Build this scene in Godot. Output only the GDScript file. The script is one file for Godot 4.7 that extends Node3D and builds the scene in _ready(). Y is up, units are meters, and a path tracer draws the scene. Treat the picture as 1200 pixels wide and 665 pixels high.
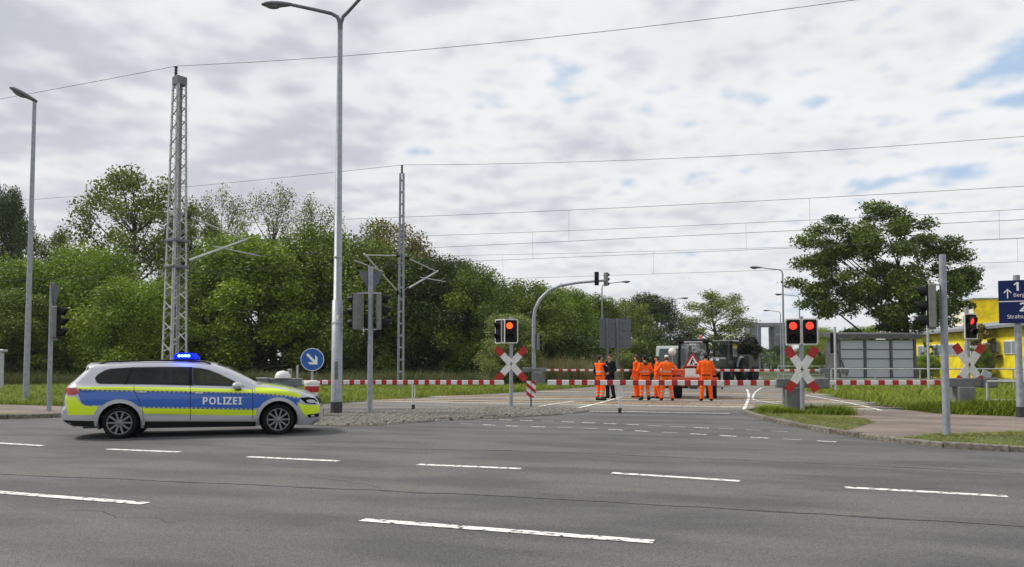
extends Node3D
# A level crossing on a grey spring day: y is up, -z runs away from the camera, metres.

var M := {}
var taken := {}
var rng := RandomNumberGenerator.new()
var cam_height := 1.45

# ---------------------------------------------------------------- helpers
func P(x: float, d: float, h := 0.0) -> Vector3:
	return Vector3(x, h, -d)

func numbered(n: String) -> String:
	if not taken.has(n):
		taken[n] = 0
		return n
	taken[n] += 1
	return "%s_%03d" % [n, taken[n]]

func tag(o: Node, label: String, category := "", group := "", kind := "") -> Node:
	if label != "": o.set_meta("label", label)
	if category != "": o.set_meta("category", category)
	if group != "": o.set_meta("group", group)
	if kind != "": o.set_meta("kind", kind)
	return o

func thing(called: String, label: String, category: String, at: Vector3, turn := 0.0, group := "") -> Node3D:
	var o := Node3D.new()
	o.name = numbered(called)
	add_child(o)
	o.position = at
	o.rotation.y = turn
	tag(o, label, category, group)
	return o

func mb() -> SurfaceTool:
	var st := SurfaceTool.new()
	st.begin(Mesh.PRIMITIVE_TRIANGLES)
	st.set_smooth_group(-1)
	return st

func commit(st: SurfaceTool, mat: Material) -> ArrayMesh:
	st.generate_normals()
	st.set_material(mat)
	return st.commit()

func put(mesh: Mesh, called: String, parent: Node) -> MeshInstance3D:
	var o := MeshInstance3D.new()
	o.mesh = mesh
	o.name = called if parent != self else numbered(called)
	parent.add_child(o, true)
	return o

func part(st: SurfaceTool, called: String, mat: Material, parent: Node) -> MeshInstance3D:
	return put(commit(st, mat), called, parent)

func structure(st: SurfaceTool, called: String, mat: Material, label: String) -> MeshInstance3D:
	var o := part(st, called, mat, self)
	tag(o, label, "", "", "structure")
	return o

func tri(st: SurfaceTool, a: Vector3, b: Vector3, c: Vector3) -> void:
	st.add_vertex(a); st.add_vertex(b); st.add_vertex(c)

func quad(st: SurfaceTool, a: Vector3, b: Vector3, c: Vector3, d: Vector3) -> void:
	tri(st, a, b, c)
	tri(st, a, c, d)

# a triangle or quad turned so that it faces away from "centre"
func otri(st: SurfaceTool, a: Vector3, b: Vector3, c: Vector3, centre: Vector3) -> void:
	if Plane(a, b, c).normal.dot((a + b + c) / 3.0 - centre) < 0.0:
		tri(st, a, c, b)
	else:
		tri(st, a, b, c)

func oquad(st: SurfaceTool, a: Vector3, b: Vector3, c: Vector3, d: Vector3, centre: Vector3) -> void:
	var n := (c - a).cross(d - b)
	if -n.dot((a + b + c + d) / 4.0 - centre) < 0.0:
		quad(st, a, d, c, b)
	else:
		quad(st, a, b, c, d)

# box with chamfered edges
func box(st: SurfaceTool, c: Vector3, s: Vector3, ch := 0.0, b := Basis.IDENTITY) -> void:
	var hs := s / 2.0
	if ch <= 0.0:
		for ax in 3:
			for sg in [-1.0, 1.0]:
				var q: Array[Vector3] = []
				for k in [[-1.0, -1.0], [1.0, -1.0], [1.0, 1.0], [-1.0, 1.0]]:
					var v := Vector3.ZERO
					v[ax] = sg * hs[ax]
					v[(ax + 1) % 3] = k[0] * hs[(ax + 1) % 3]
					v[(ax + 2) % 3] = k[1] * hs[(ax + 2) % 3]
					q.append(c + b * v)
				oquad(st, q[0], q[1], q[2], q[3], c)
		return
	var pt := func(sx: float, sy: float, sz: float, ax: int) -> Vector3:
		var v := Vector3(sx * hs.x, sy * hs.y, sz * hs.z)
		for k in 3:
			if k != ax:
				v[k] -= signf(v[k]) * ch
		return c + b * v
	for ax in 3:
		var i := (ax + 1) % 3
		var j := (ax + 2) % 3
		for sg in [-1.0, 1.0]:
			var q: Array[Vector3] = []
			for k in [[-1.0, -1.0], [1.0, -1.0], [1.0, 1.0], [-1.0, 1.0]]:
				var s3 := Vector3.ZERO
				s3[ax] = sg; s3[i] = k[0]; s3[j] = k[1]
				q.append(pt.call(s3.x, s3.y, s3.z, ax))
			oquad(st, q[0], q[1], q[2], q[3], c)
		# the four edges that run along ax
		for k in [[-1.0, -1.0], [1.0, -1.0], [1.0, 1.0], [-1.0, 1.0]]:
			var e0 := Vector3.ZERO
			e0[i] = k[0]; e0[j] = k[1]
			var lo := e0
			lo[ax] = -1.0
			var hi := e0
			hi[ax] = 1.0
			oquad(st, pt.call(lo.x, lo.y, lo.z, i), pt.call(hi.x, hi.y, hi.z, i), pt.call(hi.x, hi.y, hi.z, j), pt.call(lo.x, lo.y, lo.z, j), c)
	for sx in [-1.0, 1.0]:
		for sy in [-1.0, 1.0]:
			for sz in [-1.0, 1.0]:
				otri(st, pt.call(sx, sy, sz, 0), pt.call(sx, sy, sz, 1), pt.call(sx, sy, sz, 2), c)

func box_part(called: String, mat: Material, parent: Node, c: Vector3, s: Vector3, ch := 0.0, b := Basis.IDENTITY) -> MeshInstance3D:
	var st := mb()
	box(st, c, s, ch, b)
	return part(st, called, mat, parent)

func frame_of(d: Vector3) -> Array:
	var up := Vector3.UP if absf(d.y) < 0.95 else Vector3.RIGHT
	var s := d.cross(up).normalized()
	return [s, s.cross(d).normalized()]

# round bar through several points
func sweep(st: SurfaceTool, pts: Array, radii: Array, n := 8, caps := true) -> void:
	var rings := []
	var fr := frame_of((pts[1] - pts[0]).normalized())
	var s: Vector3 = fr[0]
	for i in pts.size():
		var d: Vector3
		if i == 0: d = (pts[1] - pts[0]).normalized()
		elif i == pts.size() - 1: d = (pts[i] - pts[i - 1]).normalized()
		else: d = ((pts[i + 1] - pts[i]).normalized() + (pts[i] - pts[i - 1]).normalized()).normalized()
		s = (s - d * s.dot(d)).normalized()
		var t := s.cross(d).normalized()
		var ring: Array[Vector3] = []
		var r: float = radii[i] if i < radii.size() else radii[-1]
		for k in n:
			var a := TAU * k / n
			ring.append(pts[i] + (s * cos(a) + t * sin(a)) * r)
		rings.append(ring)
	st.set_smooth_group(1)
	for i in pts.size() - 1:
		var mid: Vector3 = (pts[i] + pts[i + 1]) / 2.0
		for k in n:
			var k2 := (k + 1) % n
			oquad(st, rings[i][k], rings[i][k2], rings[i + 1][k2], rings[i + 1][k], mid)
	st.set_smooth_group(-1)
	if caps:
		for e in [0, pts.size() - 1]:
			var inner: Vector3 = pts[1] if e == 0 else pts[e - 1]
			for k in range(1, n - 1):
				otri(st, rings[e][0], rings[e][k], rings[e][k + 1], inner)

func tube(st: SurfaceTool, a: Vector3, b: Vector3, r0: float, r1 := -1.0, n := 8, caps := true) -> void:
	sweep(st, [a, b], [r0, r0 if r1 < 0.0 else r1], n, caps)

func tube_part(called: String, mat: Material, parent: Node, a: Vector3, b: Vector3, r0: float, r1 := -1.0, n := 10) -> MeshInstance3D:
	var st := mb()
	tube(st, a, b, r0, r1, n)
	return part(st, called, mat, parent)

func bar(st: SurfaceTool, a: Vector3, b: Vector3, w: float, t: float) -> void:   # flat bar
	var d := (b - a).normalized()
	var fr := frame_of(d)
	box(st, (a + b) / 2.0, Vector3(w, t, a.distance_to(b)), 0.0, Basis(fr[0], fr[1], d))

# profile of (radius, along) turned round the axis of "x" (its local y)
func lathe(st: SurfaceTool, prof: Array, n: int, x := Transform3D.IDENTITY) -> void:
	st.set_smooth_group(2)
	for i in prof.size() - 1:
		var p0: Vector2 = prof[i]
		var p1: Vector2 = prof[i + 1]
		for k in n:
			var a := TAU * k / n
			var a2 := TAU * (k + 1) / n
			var q0 := x * Vector3(cos(a) * p0.x, p0.y, sin(a) * p0.x)
			var q1 := x * Vector3(cos(a2) * p0.x, p0.y, sin(a2) * p0.x)
			var q2 := x * Vector3(cos(a2) * p1.x, p1.y, sin(a2) * p1.x)
			var q3 := x * Vector3(cos(a) * p1.x, p1.y, sin(a) * p1.x)
			if p0.x < 1e-5:
				tri(st, q0, q3, q2)
			elif p1.x < 1e-5:
				tri(st, q0, q2, q1)
			else:
				quad(st, q0, q3, q2, q1)
	st.set_smooth_group(-1)

# flat outline given thickness: local x, y, thickness along z
func prism(st: SurfaceTool, poly: PackedVector2Array, depth: float, x := Transform3D.IDENTITY) -> void:
	var idx := Geometry2D.triangulate_polygon(poly)
	var mid := Vector2.ZERO
	for p in poly: mid += p / poly.size()
	var h := depth / 2.0
	for s in [-1.0, 1.0]:
		var far := x * Vector3(mid.x, mid.y, -s * 50.0)
		for i in range(0, idx.size(), 3):
			var a := poly[idx[i]]
			var b := poly[idx[i + 1]]
			var c := poly[idx[i + 2]]
			otri(st, x * Vector3(a.x, a.y, s * h), x * Vector3(b.x, b.y, s * h), x * Vector3(c.x, c.y, s * h), far)
	var ccw := not Geometry2D.is_polygon_clockwise(poly)
	for i in poly.size():
		var a := poly[i]
		var b := poly[(i + 1) % poly.size()]
		if not ccw:
			var t := a; a = b; b = t
		quad(st, x * Vector3(a.x, a.y, h), x * Vector3(a.x, a.y, -h), x * Vector3(b.x, b.y, -h), x * Vector3(b.x, b.y, h))

func prism_part(called: String, mat: Material, parent: Node, poly: Array, depth: float, x := Transform3D.IDENTITY) -> MeshInstance3D:
	var st := mb()
	prism(st, PackedVector2Array(poly), depth, x)
	return part(st, called, mat, parent)

func ring_poly(r: float, n: int, c := Vector2.ZERO) -> Array:
	var q := []
	for k in n: q.append(c + Vector2(cos(TAU * k / n), sin(TAU * k / n)) * r)
	return q

func round_rect(w: float, h: float, r: float, c := Vector2.ZERO) -> Array:
	var q := []
	for k in 4:
		var cc := c + Vector2([1, -1, -1, 1][k] * (w / 2 - r), [1, 1, -1, -1][k] * (h / 2 - r))
		for j in 4:
			var a := PI / 2 * (k + j / 3.0)
			q.append(cc + Vector2(cos(a), sin(a)) * r)
	return q

# flat sheet on the ground from a list of (x, depth); UV in metres
func sheet(st: SurfaceTool, poly: Array, y: float) -> void:
	var pp := PackedVector2Array(poly)
	var idx := Geometry2D.triangulate_polygon(pp)
	if idx.is_empty(): push_error("sheet not simple")
	for i in range(0, idx.size(), 3):
		var t := [pp[idx[i]], pp[idx[i + 1]], pp[idx[i + 2]]]
		var v := []
		for q in t: v.append(P(q.x, q.y, y))
		if Plane(v[0], v[1], v[2]).normal.y < 0.0:
			t.reverse(); v.reverse()
		for k in 3:
			st.set_uv(t[k]); st.set_uv2(Vector2(t[k].dot(Vector2(cos(TH), -sin(TH))) / 26.0, t[k].dot(Vector2(sin(TH), cos(TH))) / 9.0))
			st.add_vertex(v[k])

# strip of a given width that follows points on the ground
func strip(st: SurfaceTool, pts: Array, w: float, y: float) -> void:
	var l := []
	var r := []
	for i in pts.size():
		var d: Vector2 = (pts[mini(i + 1, pts.size() - 1)] - pts[maxi(i - 1, 0)]).normalized()
		var n := Vector2(-d.y, d.x) * w / 2.0
		l.append(pts[i] + n); r.append(pts[i] - n)
	for i in pts.size() - 1:
		sheet(st, [l[i], l[i + 1], r[i + 1], r[i]], y)

func text_part(s: String, size: float, mat: Material, parent: Node, at: Vector3, called := "lettering", bold := true) -> MeshInstance3D:
	var tm := TextMesh.new()
	var f := SystemFont.new()
	f.font_names = PackedStringArray(["Droid Sans"])
	if bold: f.font_weight = 700
	tm.font = f
	tm.text = s
	tm.font_size = 64
	tm.pixel_size = size / 46.0
	tm.depth = 0.004
	tm.material = mat
	var o := put(tm, called, parent)
	o.position = at
	return o

# ---------------------------------------------------------------- materials
func noise_tex(size: int, freq: float, oct: int, cols: Array, stops: Array, seed := 1, type := FastNoiseLite.TYPE_SIMPLEX) -> NoiseTexture2D:
	var n := FastNoiseLite.new()
	n.noise_type = type
	n.seed = seed
	n.frequency = freq
	n.fractal_octaves = oct
	n.fractal_type = FastNoiseLite.FRACTAL_FBM
	var t := NoiseTexture2D.new()
	t.width = size; t.height = size
	t.seamless = true
	t.seamless_blend_skirt = 0.15
	t.noise = n
	var g := Gradient.new()
	g.offsets = PackedFloat32Array(stops)
	g.colors = PackedColorArray(cols)
	t.color_ramp = g
	return t

func normal_tex(size: int, freq: float, oct: int, strength: float, seed := 5) -> NoiseTexture2D:
	var t := noise_tex(size, freq, oct, [Color.BLACK, Color.WHITE], [0.0, 1.0], seed)
	t.color_ramp = null
	t.as_normal_map = true
	t.bump_strength = strength
	return t

func lin(r: float, g: float, b: float) -> Color:
	return Color(r, g, b).linear_to_srgb()

func mat(key: String, c: Color, rough := 0.8, metal := 0.0) -> StandardMaterial3D:
	var m := StandardMaterial3D.new()
	m.albedo_color = c
	m.roughness = rough
	m.metallic = metal
	m.cull_mode = BaseMaterial3D.CULL_DISABLED
	if c.get_luminance() < 0.2: m.metallic_specular = 0.25
	M[key] = m
	return m

func grain(m: StandardMaterial3D, tex: Texture2D, scale: float, world := true) -> StandardMaterial3D:
	m.albedo_texture = tex
	m.uv1_triplanar = true
	m.uv1_world_triplanar = world
	m.uv1_scale = Vector3.ONE * scale
	return m

func grey(v: float, warm := 0.0) -> Color:
	return Color(v + warm, v, v - warm)

func aggregate_tex(size: int) -> ImageTexture:      # grains of stone in the asphalt
	var g := RandomNumberGenerator.new()
	g.seed = 404
	var im := Image.create_empty(size, size, false, Image.FORMAT_RGB8)
	for y in size:
		for x in size:
			var v := 0.80 + 0.085 * g.randfn()
			var q := g.randf()
			if q < 0.05: v -= 0.22
			elif q > 0.955: v += 0.16
			v = clampf(v, 0.3, 1.0)
			im.set_pixel(x, y, Color(v, v * 0.998, v * 0.995))
	return ImageTexture.create_from_image(im)

func make_materials() -> void:
	# ground materials: a fine layer (UV in metres) times a coarse layer (UV2)
	var fine := aggregate_tex(640)
	var coarse := noise_tex(512, 0.012, 5, [Color(0.82, 0.825, 0.83), Color(0.92, 0.92, 0.92), Color(1.0, 0.995, 0.985)], [0.25, 0.5, 0.75], 8)
	var a := mat("asphalt", lin(0.183, 0.187, 0.193), 0.86)
	a.albedo_texture = fine
	a.uv1_scale = Vector3.ONE * 0.21
	a.normal_enabled = true
	a.normal_texture = normal_tex(512, 0.45, 2, 2.0)
	a.normal_scale = 0.35
	a.detail_enabled = true
	a.detail_albedo = coarse
	a.detail_blend_mode = BaseMaterial3D.BLEND_MODE_MUL
	a.detail_uv_layer = BaseMaterial3D.DETAIL_UV_2
	var ow := a.duplicate() as StandardMaterial3D
	ow.albedo_color = lin(0.33, 0.32, 0.30)
	M.asphalt_old = ow
	var br := a.duplicate() as StandardMaterial3D
	br.albedo_color = lin(0.193, 0.191, 0.191)
	M.asphalt_brown = br
	var sp := a.duplicate() as StandardMaterial3D
	sp.albedo_color = lin(0.36, 0.30, 0.26)
	M.path = sp
	var gr := a.duplicate() as StandardMaterial3D
	gr.albedo_color = lin(0.095, 0.135, 0.035)
	gr.albedo_texture = noise_tex(512, 0.05, 5, [Color(0.55, 0.5, 0.42), Color(0.8, 0.82, 0.7), Color(1, 1, 0.85)], [0.25, 0.5, 0.75], 21)
	gr.uv1_scale = Vector3.ONE * 0.35
	M.ground = gr
	var bl := a.duplicate() as StandardMaterial3D
	bl.albedo_color = lin(0.22, 0.18, 0.14)
	M.ballast = bl
	mat("seam", lin(0.055, 0.055, 0.055), 0.6)
	mat("seam_pale", lin(0.10, 0.098, 0.095), 0.85)
	var wp := mat("road_paint", lin(0.76, 0.76, 0.74), 0.65)
	grain(wp, noise_tex(512, 0.03, 5, [grey(0.35), grey(0.84), grey(0.96), grey(1.0)], [0.20, 0.29, 0.42, 0.6], 9), 0.45)
	var ow2 := mat("road_paint_worn", lin(0.52, 0.52, 0.49), 0.75)
	grain(ow2, noise_tex(256, 0.1, 4, [grey(0.55), grey(0.85), grey(1.0)], [0.3, 0.5, 0.65], 19), 1.6)
	var concrete := noise_tex(512, 0.03, 5, [Color(0.66, 0.64, 0.6), Color(0.86, 0.85, 0.82), Color(1, 1, 0.98)], [0.2, 0.5, 0.8], 31)
	for k in [["slab_pale", lin(0.52, 0.505, 0.47)], ["slab_grey", lin(0.43, 0.42, 0.40)], ["slab_rust", lin(0.44, 0.335, 0.235)], ["slab_rust_dark", lin(0.36, 0.25, 0.16)], ["kerb", lin(0.24, 0.225, 0.205)], ["kerb_dark", lin(0.17, 0.155, 0.14)], ["cobble", lin(0.26, 0.257, 0.25)], ["cobble_base", lin(0.24, 0.23, 0.21)]]:
		grain(mat(k[0], k[1], 0.9), concrete, 0.6)
	# metals and paints
	var zinc := noise_tex(256, 0.02, 4, [Color(0.88, 0.885, 0.89), Color(0.955, 0.96, 0.965), Color(1, 1, 1)], [0.25, 0.5, 0.75], 41)
	grain(mat("zinc", lin(0.34, 0.37, 0.41), 0.5, 0.25), zinc, 0.7)
	grain(mat("zinc_dark", lin(0.16, 0.17, 0.185), 0.55, 0.2), zinc, 0.7)
	grain(mat("zinc_pale", lin(0.50, 0.52, 0.53), 0.5, 0.15), zinc, 0.7)
	grain(mat("lattice", lin(0.47, 0.47, 0.48), 0.6, 0.1), zinc, 1.1)
	grain(mat("barrier_box", lin(0.17, 0.178, 0.183), 0.6), zinc, 0.5)
	grain(mat("weathered_plastic", lin(0.20, 0.208, 0.185), 0.6), zinc, 1.0)
	mat("black_plastic", lin(0.012, 0.012, 0.013), 0.5)
	mat("dark_plastic", lin(0.035, 0.036, 0.04), 0.6)
	mat("rubber", lin(0.012, 0.012, 0.012), 0.85)
	mat("wire", lin(0.035, 0.035, 0.037), 0.8)
	mat("insulator", lin(0.03, 0.02, 0.018), 0.35)
	mat("rail_steel", lin(0.20, 0.16, 0.13), 0.45, 0.6)
	var grime := noise_tex(256, 0.03, 5, [Color(0.92, 0.915, 0.90), Color(0.98, 0.98, 0.975), Color(1, 1, 1)], [0.2, 0.42, 0.6], 43)
	grain(mat("white_paint", lin(0.74, 0.74, 0.72), 0.5), grime, 0.8)
	grain(mat("red_paint", lin(0.42, 0.016, 0.012), 0.5), grime, 0.8)
	grain(mat("sign_blue", lin(0.012, 0.11, 0.42), 0.4), zinc, 0.9)
	mat("platform_blue", lin(0.012, 0.022, 0.10), 0.4)
	mat("sign_white", lin(0.82, 0.82, 0.82), 0.45)
	grain(mat("sign_back", lin(0.135, 0.15, 0.175), 0.55, 0.2), zinc, 0.9)
	mat("lens_off", lin(0.02, 0.016, 0.016), 0.15)
	var lit := mat("lens_red", Color(0.35, 0.02, 0.01), 0.3)
	lit.emission_enabled = true
	lit.emission = Color(1.0, 0.24, 0.17)
	lit.emission_energy_multiplier = 0.9
	var amb := mat("lens_amber", Color(0.4, 0.1, 0.01), 0.3)
	amb.emission_enabled = true
	amb.emission = Color(1.0, 0.32, 0.10)
	amb.emission_energy_multiplier = 1.2
	var blue := mat("beacon_blue", Color(0.01, 0.03, 0.5), 0.2)
	blue.emission_enabled = true
	blue.emission = Color(0.02, 0.10, 1.0)
	blue.emission_energy_multiplier = 1.1
	var core := mat("beacon_core", Color(0.3, 0.5, 1.0), 0.2)
	core.emission_enabled = true
	core.emission = Color(0.45, 0.75, 1.0)
	core.emission_energy_multiplier = 3.0
	# car paints
	var cp := func(key: String, c: Color, r := 0.35):
		var m := mat(key, c, r)
		m.clearcoat_enabled = true
		m.clearcoat = 1.0
		m.clearcoat_roughness = 0.04
		return m
	cp.call("car_silver", lin(0.52, 0.54, 0.57), 0.3).metallic = 0.25
	cp.call("car_blue", lin(0.010, 0.105, 0.47), 0.4)
	cp.call("car_yellow", lin(0.72, 0.93, 0.008), 0.45)
	cp.call("car_red", lin(0.45, 0.02, 0.015), 0.25)
	mat("car_check", lin(0.10, 0.12, 0.20), 0.5)
	mat("car_grey_trim", lin(0.018, 0.019, 0.02), 0.6)
	for k in [["car_glass", 0.80], ["car_glass_front", 0.45]]:
		var wg := mat(k[0], Color(0.02, 0.025, 0.03, k[1]), 0.02)
		wg.metallic_specular = 0.4
		wg.transparency = BaseMaterial3D.TRANSPARENCY_ALPHA
	mat("lamp_dark", lin(0.01, 0.011, 0.013), 0.06)
	mat("seat_cloth", lin(0.03, 0.031, 0.034), 0.9)
	mat("rim_metal", lin(0.20, 0.205, 0.215), 0.4, 0.4)
	cp.call("lamp_clear", lin(0.55, 0.57, 0.6), 0.1)
	cp.call("machine_orange", lin(0.62, 0.09, 0.02), 0.45)
	cp.call("tractor_green", lin(0.06, 0.078, 0.074), 0.35)
	cp.call("van_pale", lin(0.30, 0.36, 0.32), 0.4)
	mat("van_glass", lin(0.03, 0.05, 0.045), 0.05)
	var cg := mat("cab_glass", Color(0.14, 0.22, 0.19, 0.28), 0.02)
	cg.transparency = BaseMaterial3D.TRANSPARENCY_ALPHA
	# building
	var wall := noise_tex(256, 0.015, 4, [grey(0.86), grey(0.95), grey(1.0)], [0.25, 0.5, 0.75], 51)
	grain(mat("yellow_wall", lin(0.84, 0.69, 0.008), 0.7), wall, 0.2)
	grain(mat("white_wall", lin(0.72, 0.72, 0.70), 0.7), wall, 0.2)
	grain(mat("grey_roof", lin(0.25, 0.27, 0.30), 0.6), wall, 0.2)
	grain(mat("far_grey", lin(0.20, 0.22, 0.245), 0.7), wall, 0.2)
	mat("window_glass", lin(0.22, 0.26, 0.30), 0.1)
	mat("shelter_panel", lin(0.46, 0.49, 0.54), 0.5)
	grain(mat("shelter_frame", lin(0.10, 0.105, 0.11), 0.6), wall, 0.5)
	# living things
	grain(mat("bark", lin(0.10, 0.085, 0.065), 0.95), concrete, 0.9)
	var lf := mat("leaf", Color.WHITE, 0.6)
	lf.vertex_color_use_as_albedo = true
	lf.backlight_enabled = true
	lf.backlight = Color(0.55, 0.62, 0.15)
	var gb := mat("grass_blade", Color.WHITE, 0.75)
	gb.vertex_color_use_as_albedo = true
	gb.backlight_enabled = true
	gb.backlight = Color(0.4, 0.5, 0.15)
	var cl := mat("person_cloth", Color.WHITE, 0.85)
	cl.vertex_color_use_as_albedo = true
	cl.metallic_specular = 0.15

# ---------------------------------------------------------------- camera, sky, sun
func sky_image() -> Image:
	var w := 2048
	var hgt := 1024
	var data := PackedFloat32Array()
	data.resize(w * hgt * 3)
	var n1 := FastNoiseLite.new()
	n1.seed = 12; n1.frequency = 0.9; n1.fractal_octaves = 5; n1.fractal_gain = 0.5
	n1.noise_type = FastNoiseLite.TYPE_SIMPLEX_SMOOTH
	var n2 := FastNoiseLite.new()
	n2.seed = 77; n2.frequency = 0.16; n2.fractal_octaves = 3
	n2.noise_type = FastNoiseLite.TYPE_SIMPLEX_SMOOTH
	var n3 := FastNoiseLite.new()
	n3.seed = 5; n3.frequency = 4.2; n3.fractal_octaves = 4
	n3.noise_type = FastNoiseLite.TYPE_SIMPLEX_SMOOTH
	var glow_dir := sun_dir()
	for j in hgt:
		var el := PI / 2.0 - PI * (j + 0.5) / hgt
		var sy := sin(el)
		var cy := cos(el)
		for i in w:
			var az := TAU * (i + 0.5) / w
			var k := (j * w + i) * 3
			if sy < -0.01:
				data[k] = 0.12; data[k + 1] = 0.125; data[k + 2] = 0.12
				continue
			var dx := sin(az) * cy
			var dz := -cos(az) * cy
			var s := 1.0 / (maxf(sy, 0.0) + 0.075)
			var px := dx * s
			var pz := dz * s
			var a := n1.get_noise_2d(px * 1.0, pz * 1.2)
			var b := n2.get_noise_2d(px + 3.0, pz * 1.2)
			var c := n3.get_noise_2d(px, pz)
			var side := 0.34 * smoothstep(0.10, 0.65, dx) - 0.15 * smoothstep(0.05, -0.5, dx)               # the layer thins out to the right
			var dens := 0.66 + 0.60 * a + 0.42 * b + 0.62 * c - side   # cloud thickness
			var far := clampf(1.0 - sy / 0.30, 0.0, 1.0)
			var gl := maxf(0.0, dx * glow_dir.x + sy * glow_dir.y + dz * glow_dir.z)
			var glow := pow(gl, 6.0)
			var dark := smoothstep(0.30, 1.15, dens) * (0.95 - 0.5 * far)
			var v := lerpf(0.90, 0.53, dark) + 0.20 * glow * (1.0 - 0.5 * dark) + 0.10 * c * (1.0 - 0.6 * far)
			var r := v * lerpf(0.99, 0.965, dark)
			var g := v
			var bl := v * lerpf(1.02, 1.11, dark)
			# gaps of blue where the layer is thin
			var gap := smoothstep(0.24, -0.24, dens + 0.45 * glow)
			gap *= 0.8
			r = lerpf(r, 0.36, gap); g = lerpf(g, 0.55, gap); bl = lerpf(bl, 0.80, gap)
			# pale air above the horizon
			var hz := pow(clampf(1.0 - sy / 0.16, 0.0, 1.0), 2.0) * 0.7
			r = lerpf(r, 0.74, hz); g = lerpf(g, 0.78, hz); bl = lerpf(bl, 0.82, hz)
			data[k] = r * 0.44; data[k + 1] = g * 0.44; data[k + 2] = bl * 0.44
	return Image.create_from_data(w, hgt, false, Image.FORMAT_RGBF, data.to_byte_array())

func sun_dir() -> Vector3:
	var el := deg_to_rad(50.0)
	var az := deg_to_rad(-76.0)
	return Vector3(sin(az) * cos(el), sin(el), -cos(az) * cos(el))

func make_camera_and_light() -> void:
	var cam := Camera3D.new()
	cam.name = "camera"
	cam.projection = Camera3D.PROJECTION_FRUSTUM
	cam.near = 0.1
	cam.far = 2000.0
	cam.size = 665.0 / 900.0 * cam.near
	cam.frustum_offset = Vector2(0, (386.7 - 332.5) / 900.0 * cam.near)
	cam.position = Vector3(0, cam_height, 0)
	cam.rotation_degrees = Vector3(2.5, 0, 0)
	add_child(cam)
	cam.current = true
	var sky := Sky.new()
	var pm := PanoramaSkyMaterial.new()
	pm.panorama = ImageTexture.create_from_image(sky_image())
	sky.sky_material = pm
	var env := Environment.new()
	env.background_mode = Environment.BG_SKY
	env.sky = sky
	env.tonemap_mode = Environment.TONE_MAPPER_LINEAR
	env.tonemap_exposure = 2.25
	env.sdfgi_enabled = true
	env.ssao_enabled = true
	env.ssil_enabled = true
	env.fog_enabled = true
	env.fog_density = 0.0002
	env.fog_light_color = Color(0.80, 0.84, 0.88)
	var we := WorldEnvironment.new()
	we.name = "world_environment"
	we.environment = env
	add_child(we)
	var sun := DirectionalLight3D.new()
	sun.name = "sun"
	sun.light_energy = 0.5
	sun.light_angular_distance = 12.0
	sun.light_color = Color(1.0, 0.96, 0.90)
	sun.shadow_enabled = true
	add_child(sun)
	sun.look_at_from_position(sun_dir() * 100.0, Vector3.ZERO, Vector3.UP)

# ---------------------------------------------------------------- ground, road, crossing
const TH := 0.30057    # the tracks and the near road run at this angle to the picture plane
func uv(u: float, v: float) -> Vector2:                 # along the tracks, across them -> (x, depth)
	return Vector2(u * cos(TH) + v * sin(TH), -u * sin(TH) + v * cos(TH))

func V2(a: Array) -> Array:
	var q := []
	for i in range(0, a.size(), 2): q.append(Vector2(a[i], a[i + 1]))
	return q

var road_poly := []
var path_polys := []
const TRACK_V := [27.7, 31.9, 39.2]
const TRACK_U0 := [-15.4, -13.5, -10.5]

func along(pts: Array, step: float) -> Array:           # evenly spaced [point, direction]
	var out := []
	var left := step / 2.0
	for i in pts.size() - 1:
		var a: Vector2 = pts[i]
		var b: Vector2 = pts[i + 1]
		var l := a.distance_to(b)
		var t := left
		while t < l:
			out.append([a.lerp(b, t / l), (b - a).normalized()])
			t += step
		left = t - l
	return out

func smooth_line(pts: Array, n := 6) -> Array:
	var c := Curve2D.new()
	for i in pts.size():
		var d: Vector2 = (pts[mini(i + 1, pts.size() - 1)] - pts[maxi(i - 1, 0)]) / 6.0
		c.add_point(pts[i], -d, d)
	var out := []
	for i in (pts.size() - 1) * n + 1:
		out.append(c.sample(i / n, float(i % n) / n) if i / n < pts.size() - 1 else pts[-1])
	return out

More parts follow.
